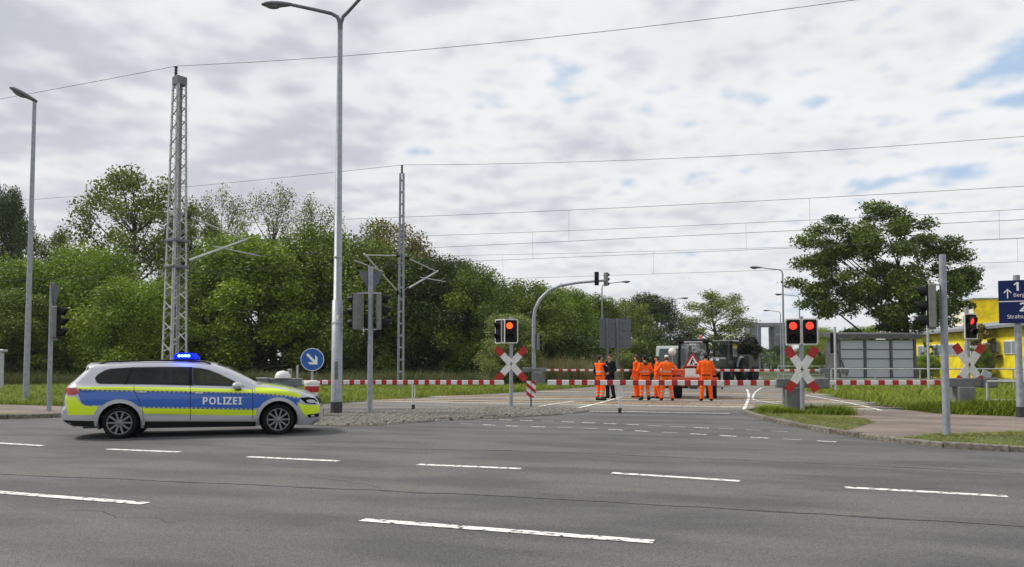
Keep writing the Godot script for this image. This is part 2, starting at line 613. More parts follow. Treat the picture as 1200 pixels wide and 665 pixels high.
func make_ground() -> void:
	var st := mb()
	var R := 900.0
	sheet(st, V2([-R, -60, R, -60, R, R, -R, R]), -0.03)
	structure(st, "ground", M.ground, "rough green ground stretching out around the crossing")
	var kerb_right := smooth_line(V2([7.34, 23.3, 6.72, 22.4, 6.42, 19.6, 6.48, 16.9, 6.6, 15.8, 6.9, 14.4, 7.35, 13.35, 8.29, 12.6, 10.4, 11.9]), 4)
	var kerb_left := smooth_line(V2([-9.4, 24.2, -10.5, 22.5, -12.02, 20.7, -13.3, 19.95, -15.0, 19.9, -18.0, 20.6]), 4)
	road_poly = V2([-70, -25, 70, -25, 70, -6.6])
	var kr := kerb_right.duplicate()
	kr.reverse()
	road_poly.append_array(kr)
	road_poly.append_array(V2([11.9, 23.0, 13.2, 29.8, 14.94, 38.5, 16.5, 45.1, 21.5, 65.4, 41.5, 130.8, 65, 205, 57.5, 207, 33, 119, 17, 77, 11, 62.3, 4.67, 46.8, -0.41, 37.4, -3, 33.6, -5.06, 30.5, -6.2, 27.9, -8.4, 25.2]))
	road_poly.append_array(kerb_left)
	road_poly.append_array(V2([-70, 37]))
	st = mb()
	sheet(st, road_poly, 0.0)
	var road := structure(st, "road", M.asphalt, "worn grey asphalt of the junction and the street over the tracks")
	# older, paler surface on and behind the crossing
	st = mb()
	sheet(st, V2([7.4, 23.9, 11.85, 23.3, 13.1, 29.8, 14.84, 38.5, 16.4, 45.1, 21.4, 65.4, 41.3, 130.8, 64.5, 204, 57.8, 205, 33.1, 119, 17.2, 77, 11.2, 62.3, 4.87, 46.8, -0.2, 37.4, -2.8, 33.6, -4.9, 30.5, -6.0, 27.9, -8.0, 25.4, -5.0, 24.6, 0.5, 25.0, 2.5, 24.0, 5.2, 23.2]), 0.004)
	structure(st, "crossing_road", M.asphalt_old, "pale old asphalt between the tracks and on the far street")
	# sealed joints
	for j in [[V2([-9.5, 10.9, -6.7, 10.1, -3.04, 9.2, 0, 8.4, 2.5, 7.6, 4.54, 6.9, 8, 5.8]), 0.028, "seam_pale"], [V2([0.0, 12.76, 1.3, 12.35, 2.62, 11.84, 4.88, 11.0, 6.7, 10.1, 9.5, 9.0]), 0.055, "seam"], [V2([-4.54, 13.68, -2.18, 13.14, 0, 12.8]), 0.045, "seam"]]:
		st = mb()
		var pts := smooth_line(j[0], 8)
		for i in pts.size(): pts[i] += Vector2(0, 0.02 * sin(i * 1.7) + rng.randf_range(-0.03, 0.03))
		strip(st, pts, j[1], 0.005)
		part(st, "sealed_joint", M[j[2]], road)
	# hairline cracks
	for c in [[-6.2, 12.9, 0.6, 14], [-2.6, 9.9, -0.4, 12], [3.1, 8.9, 0.3, 15], [5.6, 11.6, -0.7, 12], [-4.4, 7.6, -0.2, 10], [1.6, 14.6, -0.5, 16]]:
		var q := Vector2(c[0], c[1])
		var ang: float = c[2]
		var line := [q]
		for k in c[3]:
			ang = c[2] + rng.randf_range(-0.6, 0.6)
			q += Vector2(cos(ang - TH), sin(ang - TH)) * rng.randf_range(0.10, 0.22)
			line.append(q)
		st = mb()
		strip(st, line, 0.009, 0.0055)
		part(st, "crack", M.seam, road)
	# the lane of browner asphalt
	st = mb()
	sheet(st, V2([-4.54, 13.66, -2.18, 13.12, 0, 12.74, 1.3, 12.33, 2.62, 11.82, 4.88, 10.98, 6.7, 10.08, 9.5, 8.98, 30, 1.6, 30, -1.6, 8, 5.82, 4.54, 6.92, 2.5, 7.62, 0, 8.42, -3.04, 9.22, -6.7, 10.12, -9.5, 10.92]), 0.003)
	structure(st, "road_lane", M.asphalt_brown, "slightly browner asphalt lane between the joints")
	# lane dashes
	for d in [[-9.6, 14.1, -8.23, 13.54], [-6.83, 13.01, -5.42, 12.58], [-4.09, 11.95, -2.57, 11.43], [-1.35, 11.05, 0.12, 10.61], [1.32, 10.2, 2.8, 9.5], [3.88, 9.02, 5.39, 8.42], [-5.95, 8.75, -3.78, 7.99], [-1.39, 7.17, 1.15, 6.29], [6.6, 7.95, 8.2, 7.4], [3.6, 5.45, 6.1, 4.6], [-10.6, 10.4, -8.4, 9.6]]:
		st = mb()
		strip(st, V2(d), 0.13, 0.006)
		part(st, "lane_dash", M.road_paint, road)
	# two dotted rows of the cycle crossing
	for row in [[V2([-0.95, 19.95, 0.85, 19.29, 2.54, 18.35, 4.2, 17.27, 5.75, 16.35]), 0.56, 13], [V2([-1.35, 18.5, 0.1, 17.7, 1.5, 17.25, 3.1, 16.2, 5.17, 14.75, 6.1, 14.1]), 0.62, 14]]:
		for q in along(row[0], row[1]):
			st = mb()
			strip(st, [q[0] - q[1] * 0.17, q[0] + q[1] * 0.17], 0.10, 0.006)
			part(st, "cycle_dash", M.road_paint_worn if rng.randf() < 0.6 else M.road_paint, road)
	# lines on the crossing
	for l in [[V2([0.9, 25.6, 2.4, 29.3]), 0.13], [V2([1.35, 23.3, 1.9, 24.3, 2.7, 26.3, 4.75, 33.0]), 0.16], [V2([7.1, 23.6, 10.0, 32.5, 12.9, 42.2]), 0.11], [V2([14.6, 45, 12.2, 38.5, 10.8, 34.4, 9.7, 31, 9.4, 29.2, 9.45, 27.2]), 0.10], [V2([13.1, 34.4, 12.5, 30, 11.6, 25, 10.6, 21.3]), 0.13], [V2([2.3, 23.0, 3.6, 22.7, 6.2, 21.9]), 0.13]]:
		st = mb()
		strip(st, smooth_line(l[0], 5), l[1], 0.022)
		part(st, "crossing_line", M.road_paint, road)
	# paths and verges
	st = mb()
	var path := V2([10.4, 11.95, 8.35, 12.75, 7.45, 13.5, 7.05, 14.5, 6.75, 15.9, 7.2, 16.4, 8.6, 18.3, 8.95, 19.5, 8.9, 20.6, 7.4, 22.9, 11.9, 22.9, 12.2, 21.0, 13.4, 20.2, 40, 13.5, 40, 3])
	sheet(st, path, 0.05)
	path_polys.append(path)
	structure(st, "path", M.path, "sandy reddish footpath beside the crossing")
	st = mb()
	var lp := V2([-12.6, 21.3, -13.6, 20.6, -16, 20.8, -40, 27, -40, 33.5, -17.4, 26.2, -14.79, 25.2, -11.0, 24.6])
	sheet(st, lp, 0.05)
	path_polys.append(lp)
	structure(st, "pavement", M.path, "sandy pavement behind the police car")
	# kerbs: one stone after another
	var stones := []
	for k in 3:
		var ks := mb()
		box(ks, Vector3.ZERO, Vector3(0.94, 0.2, 0.15), 0.018)
		stones.append(commit(ks, [M.kerb, M.kerb_dark, M.kerb][k]))
	var kb := Node3D.new()
	kb.name = "kerb"
	add_child(kb)
	tag(kb, "row of grey kerb stones round the footpath corner", "", "", "structure")
	var long_right: Array = kerb_right.duplicate()
	long_right.append(Vector2(40, 2.7))
	for q in along(long_right, 0.95):
		var o := put(stones[rng.randi() % 3], "kerb_stone", kb)
		o.position = P(q[0].x + q[1].y * -0.08, q[0].y + q[1].x * 0.08, 0.0 + rng.randf_range(-0.008, 0.008))
		o.rotation.y = atan2(q[1].y, q[1].x) + rng.randf_range(-0.012, 0.012)
	kb = Node3D.new()
	kb.name = "kerb_behind_car"
	add_child(kb)
	tag(kb, "row of dark kerb stones at the far pavement", "", "", "structure")
	var ll: Array = kerb_left.duplicate()
	ll.append(Vector2(-40, 27.4))
	for q in along(ll, 0.95):
		var o := put(stones[rng.randi() % 3], "kerb_stone", kb)
		o.position = P(q[0].x, q[0].y + 0.08, 0.02)
		o.rotation.y = atan2(q[1].y, q[1].x)
	make_island()
	make_tracks()

func inside(p: Vector2, poly: Array) -> bool:
	return Geometry2D.is_point_in_polygon(p, PackedVector2Array(poly))

func make_island() -> void:
	var isl := thing("traffic_island", "low cobbled traffic island with rough grey stones", "traffic island", Vector3.ZERO)
	var outline := smooth_line(V2([-6.9, 20.3, -6.2, 18.9, -4.6, 18.15, -3.5, 17.9, -2.12, 19.1, -0.89, 20.1, 0.95, 21.4, 2.0, 22.7, 2.3, 23.7, 1.7, 24.4, 0.0, 24.5, -1.6, 23.8, -3.0, 22.6, -5.2, 22.2, -6.7, 21.6, -6.9, 20.3]), 4)
	outline.pop_back()
	var mid := Vector2(-2.2, 21.4)
	var st := mb()
	st.set_smooth_group(1)
	for i in outline.size():
		var a: Vector2 = outline[i]
		var b: Vector2 = outline[(i + 1) % outline.size()]
		var rows := [[0.0, -0.02], [0.03, 0.03], [0.22, 0.045], [1.0, 0.075]]
		for k in 3:
			var a0 := a.lerp(mid, rows[k][0]); var b0 := b.lerp(mid, rows[k][0])
			var a1 := a.lerp(mid, rows[k + 1][0]); var b1 := b.lerp(mid, rows[k + 1][0])
			oquad(st, P(a0.x, a0.y, rows[k][1]), P(b0.x, b0.y, rows[k][1]), P(b1.x, b1.y, rows[k + 1][1] + 0.0001), P(a1.x, a1.y, rows[k + 1][1] + 0.0001), Vector3(mid.x, -30, -mid.y))
	part(st, "mortar_bed", M.cobble_base, isl)
	st = mb()
	var op := PackedVector2Array(outline)
	var v := 15.0
	while v < 28.0:
		var u := -16.0
		while u < 0.0:
			var c := uv(u + rng.randf_range(-0.02, 0.02), v + rng.randf_range(-0.02, 0.02))
			if Geometry2D.is_point_in_polygon(c, op):
				var e := c.distance_to(mid) * 0.02
				box(st, P(c.x, c.y, 0.055 - e * 0.6 + rng.randf_range(-0.012, 0.014)), Vector3(rng.randf_range(0.13, 0.19), 0.12, rng.randf_range(0.11, 0.15)), 0.03, Basis(Vector3.UP, TH + rng.randf_range(-0.25, 0.25)) * Basis(Vector3.RIGHT, rng.randf_range(-0.14, 0.14)) * Basis(Vector3.BACK, rng.randf_range(-0.12, 0.12)))
			u += 0.185
		v += 0.16
	part(st, "cobblestones", M.cobble, isl).set_meta("kind", "stuff")
	var s1 := []
	for k in 2:
		var ks := mb()
		box(ks, Vector3.ZERO, Vector3(0.46, 0.2, 0.2), 0.045)
		s1.append(commit(ks, [M.cobble, M.kerb][k]))
	var closed := outline.duplicate()
	closed.append(outline[0])
	for q in along(closed, 0.47):
		var o := put(s1[rng.randi() % 2], "edge_stone", isl)
		o.position = P(q[0].x, q[0].y, -0.045 + rng.randf_range(-0.01, 0.01))
		o.rotation = Vector3(rng.randf_range(-0.06, 0.06), atan2(q[1].y, q[1].x) + rng.randf_range(-0.06, 0.06), 0)

func make_tracks() -> void:
	var slab := {}
	for k in ["slab_pale", "slab_grey", "slab_rust", "slab_rust_dark"]:
		for w in [0.62, 0.66]:
			var st := mb()
			box(st, Vector3.ZERO, Vector3(1.185, 0.10, w - 0.015), 0.012)
			slab[k + str(w)] = commit(st, M[k])
	var lab := ["front railway track in the crossing nearest the barriers", "middle railway track under the orange work machine", "rearmost railway track in front of the far barriers"]
	for t in 3:
		var tr := thing("railway_track", lab[t], "railway track", P(0, 0), 0.0, "railway tracks over the street")
		var v: float = TRACK_V[t]
		for s in [-1.0, 1.0]:
			var st := mb()
			for prof in [[0.0, 0.018, 0.07, 0.05], [0.0, -0.05, 0.02, 0.10], [0.0, -0.11, 0.14, 0.03]]:
				var a := uv(-95.0, v + s * 0.7525)
				var b := uv(110.0, v + s * 0.7525)
				var m := (a + b) / 2.0
				box(st, P(m.x, m.y, prof[1] - 0.012), Vector3(a.distance_to(b), prof[3], prof[2]), 0.0, Basis(Vector3.UP, -TH))
			part(st, "rail", M.rail_steel, tr)
		var bed := mb()
		for e in [[-95.0, TRACK_U0[t] - 0.1], [4.3, 110.0]]:
			sheet(bed, [uv(e[0], v - 1.5), uv(e[1], v - 1.5), uv(e[1], v + 1.5), uv(e[0], v + 1.5)], -0.015)
		part(bed, "ballast", M.ballast, tr).set_meta("kind", "stuff")
		var u: float = TRACK_U0[t] + 0.6
		var i := 0
		while u < 4.2:
			for r in [[-1.10, 0.62], [-0.345, 0.66], [0.345, 0.66], [1.10, 0.62]]:
				var key: String
				var d := rng.randf()
				if absf(r[0]) < 0.5: key = "slab_rust" if d < 0.55 else ("slab_rust_dark" if d < 0.72 else "slab_grey")
				else: key = "slab_pale" if d < 0.7 else "slab_grey"
				var o := put(slab[key + str(r[1])], "crossing_slab", tr)
				var c := uv(u, v + r[0])
				o.position = P(c.x, c.y, -0.036 + rng.randf_range(-0.003, 0.003))
				o.rotation.y = -TH
			u += 1.2
			i += 1

# ---------------------------------------------------------------- plants
var leaf_cols := {
	"bright": [Color(0.253, 0.336, 0.024), Color(0.168, 0.257, 0.020)],
	"mid": [Color(0.160, 0.218, 0.022), Color(0.101, 0.156, 0.017)],
	"dark": [Color(0.041, 0.071, 0.016), Color(0.053, 0.086, 0.016)],
	"olive": [Color(0.203, 0.234, 0.028), Color(0.151, 0.188, 0.024)],
	"brown": [Color(0.253, 0.188, 0.044), Color(0.160, 0.172, 0.028)],
	"pale": [Color(0.253, 0.281, 0.088), Color(0.177, 0.227, 0.055)],
}

func leaf_cloud(lobes: Array, leaves: int, size: float, cols: Array, r: RandomNumberGenerator, stretch := 1.0) -> ArrayMesh:
	var vs := PackedVector3Array()
	var ns := PackedVector3Array()
	var cs := PackedColorArray()
	var ix := PackedInt32Array()
	var total := 0.0
	for l in lobes: total += l[1] * l[1]
	for l in lobes:
		var n := int(leaves * l[1] * l[1] / total)
		var lc: Color = cols[0].lerp(cols[1], r.randf()) * r.randf_range(0.78, 1.2)
		for k in n:
			var d := Vector3(r.randfn(), r.randfn(), r.randfn()).normalized()
			var rad: float = l[1] * pow(r.randf(), 0.45) * (1.0 + 0.12 * r.randfn())
			var c: Vector3 = l[0] + d * rad * (l[2] if l.size() > 2 else Vector3(1.0, 0.8, 1.0))
			var a := Vector3(r.randfn(), r.randfn() * 0.6 - 0.2, r.randfn()).normalized()
			var b := a.cross(Vector3(r.randfn(), r.randfn(), r.randfn())).normalized()
			var s := size * r.randf_range(0.65, 1.35)
			var col := lc * r.randf_range(0.82, 1.2)
			col.a = 1.0
			var i := vs.size()
			vs.append(c - a * s * 0.5 * stretch); vs.append(c + b * s * 0.3); vs.append(c + a * s * 0.5 * stretch); vs.append(c - b * s * 0.3)
			var nn := a.cross(b).normalized()
			for q in 4:
				ns.append(nn); cs.append(col)
			ix.append_array(PackedInt32Array([i, i + 1, i + 2, i, i + 2, i + 3]))
	var arr := []
	arr.resize(Mesh.ARRAY_MAX)
	arr[Mesh.ARRAY_VERTEX] = vs; arr[Mesh.ARRAY_NORMAL] = ns; arr[Mesh.ARRAY_COLOR] = cs; arr[Mesh.ARRAY_INDEX] = ix
	var m := ArrayMesh.new()
	m.add_surface_from_arrays(Mesh.PRIMITIVE_TRIANGLES, arr)
	m.surface_set_material(0, M.leaf)
	return m

# trunk, limbs that reach the crown's lobes, and the crown itself: [trunk mesh, crown mesh]
func make_tree(seed_: int, h: float, r: float, low: float, leaves: int, size: float, cols: Array, n_lobes: int, airy := 0.0, lobes_in := [], limb_every := 1) -> Array:
	var g := RandomNumberGenerator.new()
	g.seed = seed_
	var lobes := lobes_in.duplicate()
	if lobes.is_empty():
		for k in n_lobes:
			var a := TAU * k * 0.618 + g.randf_range(-0.5, 0.5)
			var t := (k + 0.5) / n_lobes
			var y := lerpf(low, h * 0.90, t)
			var e := pow(sin(PI * clampf(lerpf(0.20, 0.92, t), 0.0, 1.0)), 0.6)
			var rr := r * e * sqrt(g.randf_range(0.05, 1.0)) * 0.92
			lobes.append([Vector3(cos(a) * rr, y + g.randf_range(-0.3, 0.3), sin(a) * rr), r * g.randf_range(0.20, 0.40) * (1.0 - 0.4 * airy)])
		lobes.append([Vector3(g.randf_range(-0.2, 0.2) * r, h - r * 0.22, g.randf_range(-0.2, 0.2) * r), r * 0.24])
	var st := mb()
	var tr := 0.018 * h + 0.03
	var top := h * 0.72
	var lean := Vector3(g.randf_range(-0.4, 0.4), 0, g.randf_range(-0.4, 0.4)) * r * 0.25
	var tp := func(t: float) -> Vector3:
		return Vector3(lean.x * t * t + 0.12 * sin(t * 6.0 + seed_), top * t, lean.z * t * t + 0.12 * cos(t * 5.0 + seed_))
	var pts := []
	var rad := []
	for k in 7:
		pts.append(tp.call(k / 6.0) if k > 0 else Vector3(0, -0.1, 0))
		rad.append(lerpf(tr * 1.25, tr * 0.25, k / 6.0))
	sweep(st, pts, rad, 7)
	var li := 0
	for l in lobes:
		li += 1
		if li % limb_every or (limb_every > 1 and l[0].y < 5.5): continue
		var end: Vector3 = l[0]
		var t := clampf((end.y - end.distance_to(Vector3(0, end.y, 0)) * 0.75) / top, 0.12, 0.92)
		var a: Vector3 = tp.call(t)
		var m := a.lerp(end, 0.5) + Vector3(g.randf_range(-0.2, 0.2), -0.12 * a.distance_to(end) * 0.5, g.randf_range(-0.2, 0.2))
		var br := tr * lerpf(0.55, 0.2, t)
		sweep(st, [a, m, end], [br, br * 0.6, br * 0.22], 5, false)
		for k in 4:
			var e2: Vector3 = end + Vector3(g.randfn(), g.randfn() * 0.7 + 0.25, g.randfn()).normalized() * l[1] * 0.9
			sweep(st, [m.lerp(end, 0.6), e2], [br * 0.3, br * 0.08], 4, false)
	return [commit(st, M.bark), leaf_cloud(lobes, leaves, size, cols, g)]

func plant_tree(meshes: Array, at: Vector3, scale: Vector3, turn: float, called: String, label: String, category: String, group: String) -> void:
	var t := thing(called, label, category, at, turn, group)
	var a := put(meshes[0], "trunk", t)
	var b := put(meshes[1], "crown", t)
	a.scale = scale
	b.scale = scale

func make_trees() -> void:
	var kinds := {}
	# unit trees 10 m high, crown radius 3.6 m
	kinds.willow = make_tree(3, 10, 4.3, 1.2, 46000, 0.18, leaf_cols.bright, 46)
	kinds.bush = make_tree(5, 10, 5.2, 0.8, 44000, 0.21, leaf_cols.bright, 40)
	kinds.maple = make_tree(8, 10, 3.8, 1.6, 42000, 0.17, leaf_cols.mid, 48)
	kinds.scrub = make_tree(11, 10, 4.4, 0.8, 46000, 0.18, leaf_cols.mid, 44)
	kinds.dark = make_tree(14, 10, 3.9, 0.9, 42000, 0.17, leaf_cols.dark, 44)
	kinds.poplar = make_tree(17, 10, 3.2, 3.0, 17000, 0.15, leaf_cols.olive, 44, 0.5)
	kinds.sparse = make_tree(21, 10, 3.0, 3.0, 9000, 0.11, leaf_cols.olive, 44, 0.6)
	kinds.brown = make_tree(24, 10, 3.6, 2.0, 24000, 0.17, leaf_cols.brown, 44, 0.3)
	kinds.pale = make_tree(27, 10, 4.0, 0.6, 24000, 0.22, leaf_cols.pale, 40)
	var unit_r := {"willow": 4.3, "bush": 5.2, "maple": 3.8, "scrub": 4.4, "dark": 3.9, "poplar": 3.2, "sparse": 3.0, "brown": 3.6, "pale": 4.0}
	# x, distance, height, crown radius, kind, label
	var rows := [
		[-43.6, 66.0, 17.1, 2.38, "dark", "dark tall tree cut by the frame edge behind the lamp post"],
		[-44.1, 74.0, 14.9, 3.37, "poplar", "thin tree between the dark tree and the tall round one"],
		[-37.0, 74.0, 21.2, 5.86, "poplar", "tallest airy tree left of the lattice mast"],
		[-32.5, 78.0, 18.6, 3.74, "poplar", "airy tree directly behind the lattice mast"],
		[-28.5, 76.0, 19.4, 4.01, "sparse", "round topped tree just right of the lattice mast"],
		[-24.4, 78.0, 20.3, 4.31, "sparse", "sparse tall tree with bare twigs behind the bright willow"],
		[-19.1, 74.0, 18.1, 4.08, "sparse", "airy tree behind the tall twin arm lamp"],
		[-12.2, 76.0, 15.9, 5.29, "brown", "brownish leaved tree behind the ladder mast"],
		[-5.2, 72.0, 11.5, 4.49, "dark", "dark tree between the ladder mast and the crossing signal"],
		[-37.3, 60.0, 9.8, 4.51, "willow", "bright green tree behind the left street lamp"],
		[-32.8, 60.0, 10.8, 5.03, "bush", "bright green rounded tree under the tallest airy tree"],
		[-26.8, 55.0, 7.6, 4.13, "bush", "bright low bush beside the foot of the lattice mast"],
		[-35.3, 54.0, 6.9, 3.59, "maple", "green tree at the frame edge beside the grey post"],
		[-24.9, 62.0, 10.1, 4.48, "scrub", "mid green tree right beside the lattice mast"],
		[-19.7, 60.0, 11.7, 6.24, "willow", "broad bright crowned tree between mast and twin lamp"],
		[-15.4, 62.0, 12.7, 5.55, "maple", "broad green tree behind the twin arm lamp post"],
		[-10.5, 59.0, 10.9, 4.94, "scrub", "dark green tree behind the two signal heads"],
		[-6.1, 58.0, 9.6, 4.19, "dark", "dark green tree right of the ladder mast"],
		[-2.8, 57.0, 8.7, 3.79, "scrub", "green tree left of the crossing signal by the island"],
		[-0.1, 50.0, 4.8, 2.28, "pale", "pale leaved low bush behind the island crossing signal"],
		[1.5, 62.0, 8.3, 3.76, "maple", "tree behind the curved signal arm"],
		[4.5, 66.0, 8.3, 3.33, "willow", "light green tree right of the curved signal arm"],
		[7.8, 70.0, 8.0, 3.02, "maple", "tree behind the back of the road sign board"],
		[11.1, 74.0, 7.9, 3.02, "poplar", "olive tree right of the road sign board"],
		[14.8, 80.0, 8.9, 3.84, "dark", "dark rounded tree above the pale van"],
		[10.0, 62.0, 3.4, 2.23, "pale", "pale bush right of the sign board behind workers"],
		[27.9, 105.0, 11.7, 5.54, "poplar", "lone thin crowned tree above the dark tractor"],
		[38.2, 95.0, 5.9, 2.74, "bush", "green tree just behind the twin red signals"],
		[56.0, 120.0, 7.6, 5.76, "willow", "far tree top above the shelter roof"],
		[46.7, 150.0, 5.5, 3.24, "dark", "small dark far tree left of the grey gateway building"],
		[56.0, 160.0, 5.4, 3.84, "dark", "small dark far tree right of the grey gateway building"],
		[57.5, 150.0, 4.5, 3.60, "scrub", "small far green tree behind the red signals"],
		[38.6, 72.0, 2.3, 1.73, "bush", "green shrub in front of the yellow building"],
		[38.0, 62.0, 2.7, 0.97, "scrub", "dark green shrub behind the rightmost crossing signal"],
	]
	var i := 0
	for w in rows:
		var d: float = w[1]
		var kind: String = w[4]
		var hh: float = w[2]
		var rr: float = w[3] / unit_r[kind]
		var low_cat := "shrub" if hh < 5.5 and d < 90.0 else "tree"
		plant_tree(kinds[kind], P(w[0], d), Vector3(rr, hh / 10.0, rr), i * 2.4, "shrub" if low_cat == "shrub" else "broadleaf_tree", w[5], low_cat, "trees and shrubs beyond the tracks")
		i += 1
	# the wind-blown tree by the shelter
	var lobes := []
	var g := RandomNumberGenerator.new()
	g.seed = 91
	for k in 260:
		var x := g.randf_range(-6.8, 4.4)
		var y := g.randf_range(3.0, 11.2)
		var cx := (x + 1.1) / 5.0
		var cy := (y - 7.0) / 4.2
		if cx * cx + cy * cy > 1.0 or g.randf() < 0.25: continue
		if x < -3.6 and y < 4.8: continue
		if x > 1.6 and y > 9.6: continue
		var z := g.randf_range(-1.0, 1.0) * 3.6 * sqrt(maxf(0.05, 1.0 - cx * cx - cy * cy))
		lobes.append([Vector3(x, y, z), g.randf_range(0.45, 0.85), Vector3(1.2, g.randf_range(0.6, 0.9), 1.0)])
	for q in [[-6.5, 9.3, 0.9], [-7.0, 6.7, 0.7], [-6.3, 8.0, 0.9], [-6.4, 5.3, 0.6], [-5.6, 10.1, 0.8], [-4.6, 10.8, 0.6], [-2.2, 11.5, 0.8], [-0.8, 11.3, 0.7], [3.2, 8.6, 0.8], [4.3, 7.3, 0.6], [4.1, 5.2, 0.6], [3.4, 4.2, 0.6], [-5.2, 4.6, 0.6], [3.9, 6.4, 0.7], [1.9, 9.8, 0.6], [-5.9, 6.2, 0.8]]:
		lobes.append([Vector3(q[0], q[1], g.randf_range(-1, 1)), q[2], Vector3(1.3, 0.6, 1.0)])
	var big := make_tree(93, 11.6, 5, 3, 70000, 0.17, [Color(0.125, 0.180, 0.020), Color(0.080, 0.125, 0.016)], 10, 0.0, lobes, 6)
	plant_tree(big, P(25.6, 50.0), Vector3.ONE, 0.0, "broadleaf_tree", "large windswept green tree behind the platform shelter", "tree", "")
	# climbing and conical plants at the yellow building
	var col := make_tree(31, 6, 1.3, 0.3, 5000, 0.2, leaf_cols.brown, 26)
	plant_tree(col, P(40.3, 65.7), Vector3(1.0, 0.82, 1.0), 0.0, "ornamental_tree", "brownish rounded small tree before the yellow wall", "tree", "")
	plant_tree(make_tree(32, 6, 0.9, 0.2, 5000, 0.2, leaf_cols.olive, 26), P(41.9, 77.2), Vector3(0.75, 0.72, 0.75), 0.0, "climbing_plant", "olive climbing plant column on the yellow building", "plant", "")
	# undergrowth and reeds: masses nobody could count
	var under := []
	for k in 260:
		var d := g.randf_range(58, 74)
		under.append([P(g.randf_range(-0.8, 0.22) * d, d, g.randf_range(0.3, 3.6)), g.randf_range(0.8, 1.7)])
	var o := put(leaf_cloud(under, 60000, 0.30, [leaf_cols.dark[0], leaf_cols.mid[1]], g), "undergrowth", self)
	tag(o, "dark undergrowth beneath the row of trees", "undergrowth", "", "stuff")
	var fw := []
	for k in 195:
		var d := g.randf_range(105, 170)
		fw.append([P(g.randf_range(0.2, 0.78) * d if k % 3 else g.randf_range(-1.7, -0.75) * d, d, g.randf_range(0.3, 3.0) * (1.0 if k % 3 else 2.2)), g.randf_range(0.9, 1.8) * (1.0 if k % 3 else 1.6)])
	o = put(leaf_cloud(fw, 36000, 0.4, [leaf_cols.dark[0], leaf_cols.mid[1]], g), "far_woodland", self)
	tag(o, "distant dark woodland edge along the horizon", "woodland", "", "stuff")

func grass_patch(called: String, label: String, polys: Array, avoid: Array, count: int, hmin: float, hmax: float, cols: Array, seed_: int) -> void:
	var g := RandomNumberGenerator.new()
	g.seed = seed_
	var st := SurfaceTool.new()
	st.begin(Mesh.PRIMITIVE_TRIANGLES)
	for k in 18:
		var a := g.randf() * TAU
		var o := Vector3(g.randfn() * 0.11, 0, g.randfn() * 0.11)
		var out := Vector3(cos(a), 0, sin(a))
		var w := Vector3(-sin(a), 0, cos(a)) * 0.006
		var hh := g.randf_range(0.6, 1.15)
		var m := o + out * 0.10 * hh + Vector3(0, 0.6 * hh, 0)
		var t := o + out * 0.26 * hh + Vector3(0, hh, 0)
		for q in [[o - w, o + w, m + w * 0.8], [o - w, m + w * 0.8, m - w * 0.8], [m - w * 0.8, m + w * 0.8, t]]:
			for v in q:
				st.set_color(Color.WHITE)
				st.add_vertex(v)
	st.generate_normals()
	st.set_material(M.grass_blade)
	var mesh := st.commit()
	var xs := []
	var tries := 0
	var bounds := []
	var areas := []
	var area := 0.0
	for p in polys:
		var r := Rect2(p[0], Vector2.ZERO)
		for q in p: r = r.expand(q)
		bounds.append(r)
		area += r.get_area()
		areas.append(area)
	var pk := []
	for p in polys: pk.append(PackedVector2Array(p))
	var av := []
	for p in avoid: av.append(PackedVector2Array(p))
	while xs.size() < count and tries < count * 12:
		tries += 1
		var pick := g.randf() * area
		var i := 0
		while areas[i] < pick: i += 1
		var r: Rect2 = bounds[i]
		var p := Vector2(g.randf_range(r.position.x, r.end.x), g.randf_range(r.position.y, r.end.y))
		if not Geometry2D.is_point_in_polygon(p, pk[i]): continue
		var bad := false
		for a in av:
			if Geometry2D.is_point_in_polygon(p, a):
				bad = true
				break
		if bad: continue
		xs.append(p)
	var mm := MultiMesh.new()
	mm.transform_format = MultiMesh.TRANSFORM_3D
	mm.use_colors = true
	mm.mesh = mesh
	mm.instance_count = xs.size()
	var nz := FastNoiseLite.new()
	nz.seed = seed_
	nz.frequency = 0.35
	for i in xs.size():
		var hh := g.randf_range(hmin, hmax) * (1.0 + 0.6 * nz.get_noise_2d(xs[i].x, xs[i].y))
		var ws := clampf(hh * 4.0, 0.5, 1.6)
		mm.set_instance_transform(i, Transform3D(Basis(Vector3.UP, g.randf() * TAU).scaled(Vector3(ws, hh, ws)), P(xs[i].x, xs[i].y, -0.03 if called != "verge_grass" else 0.03)))
		var c: Color = cols[0].lerp(cols[1], clampf(0.5 + nz.get_noise_2d(xs[i].x * 2.0 + 50.0, xs[i].y * 2.0) + g.randf_range(-0.25, 0.25), 0.0, 1.0))
		mm.set_instance_color(i, c)
	var o := MultiMeshInstance3D.new()
	o.multimesh = mm
	o.name = numbered(called)
	add_child(o)
	tag(o, label, "grass", "", "stuff")

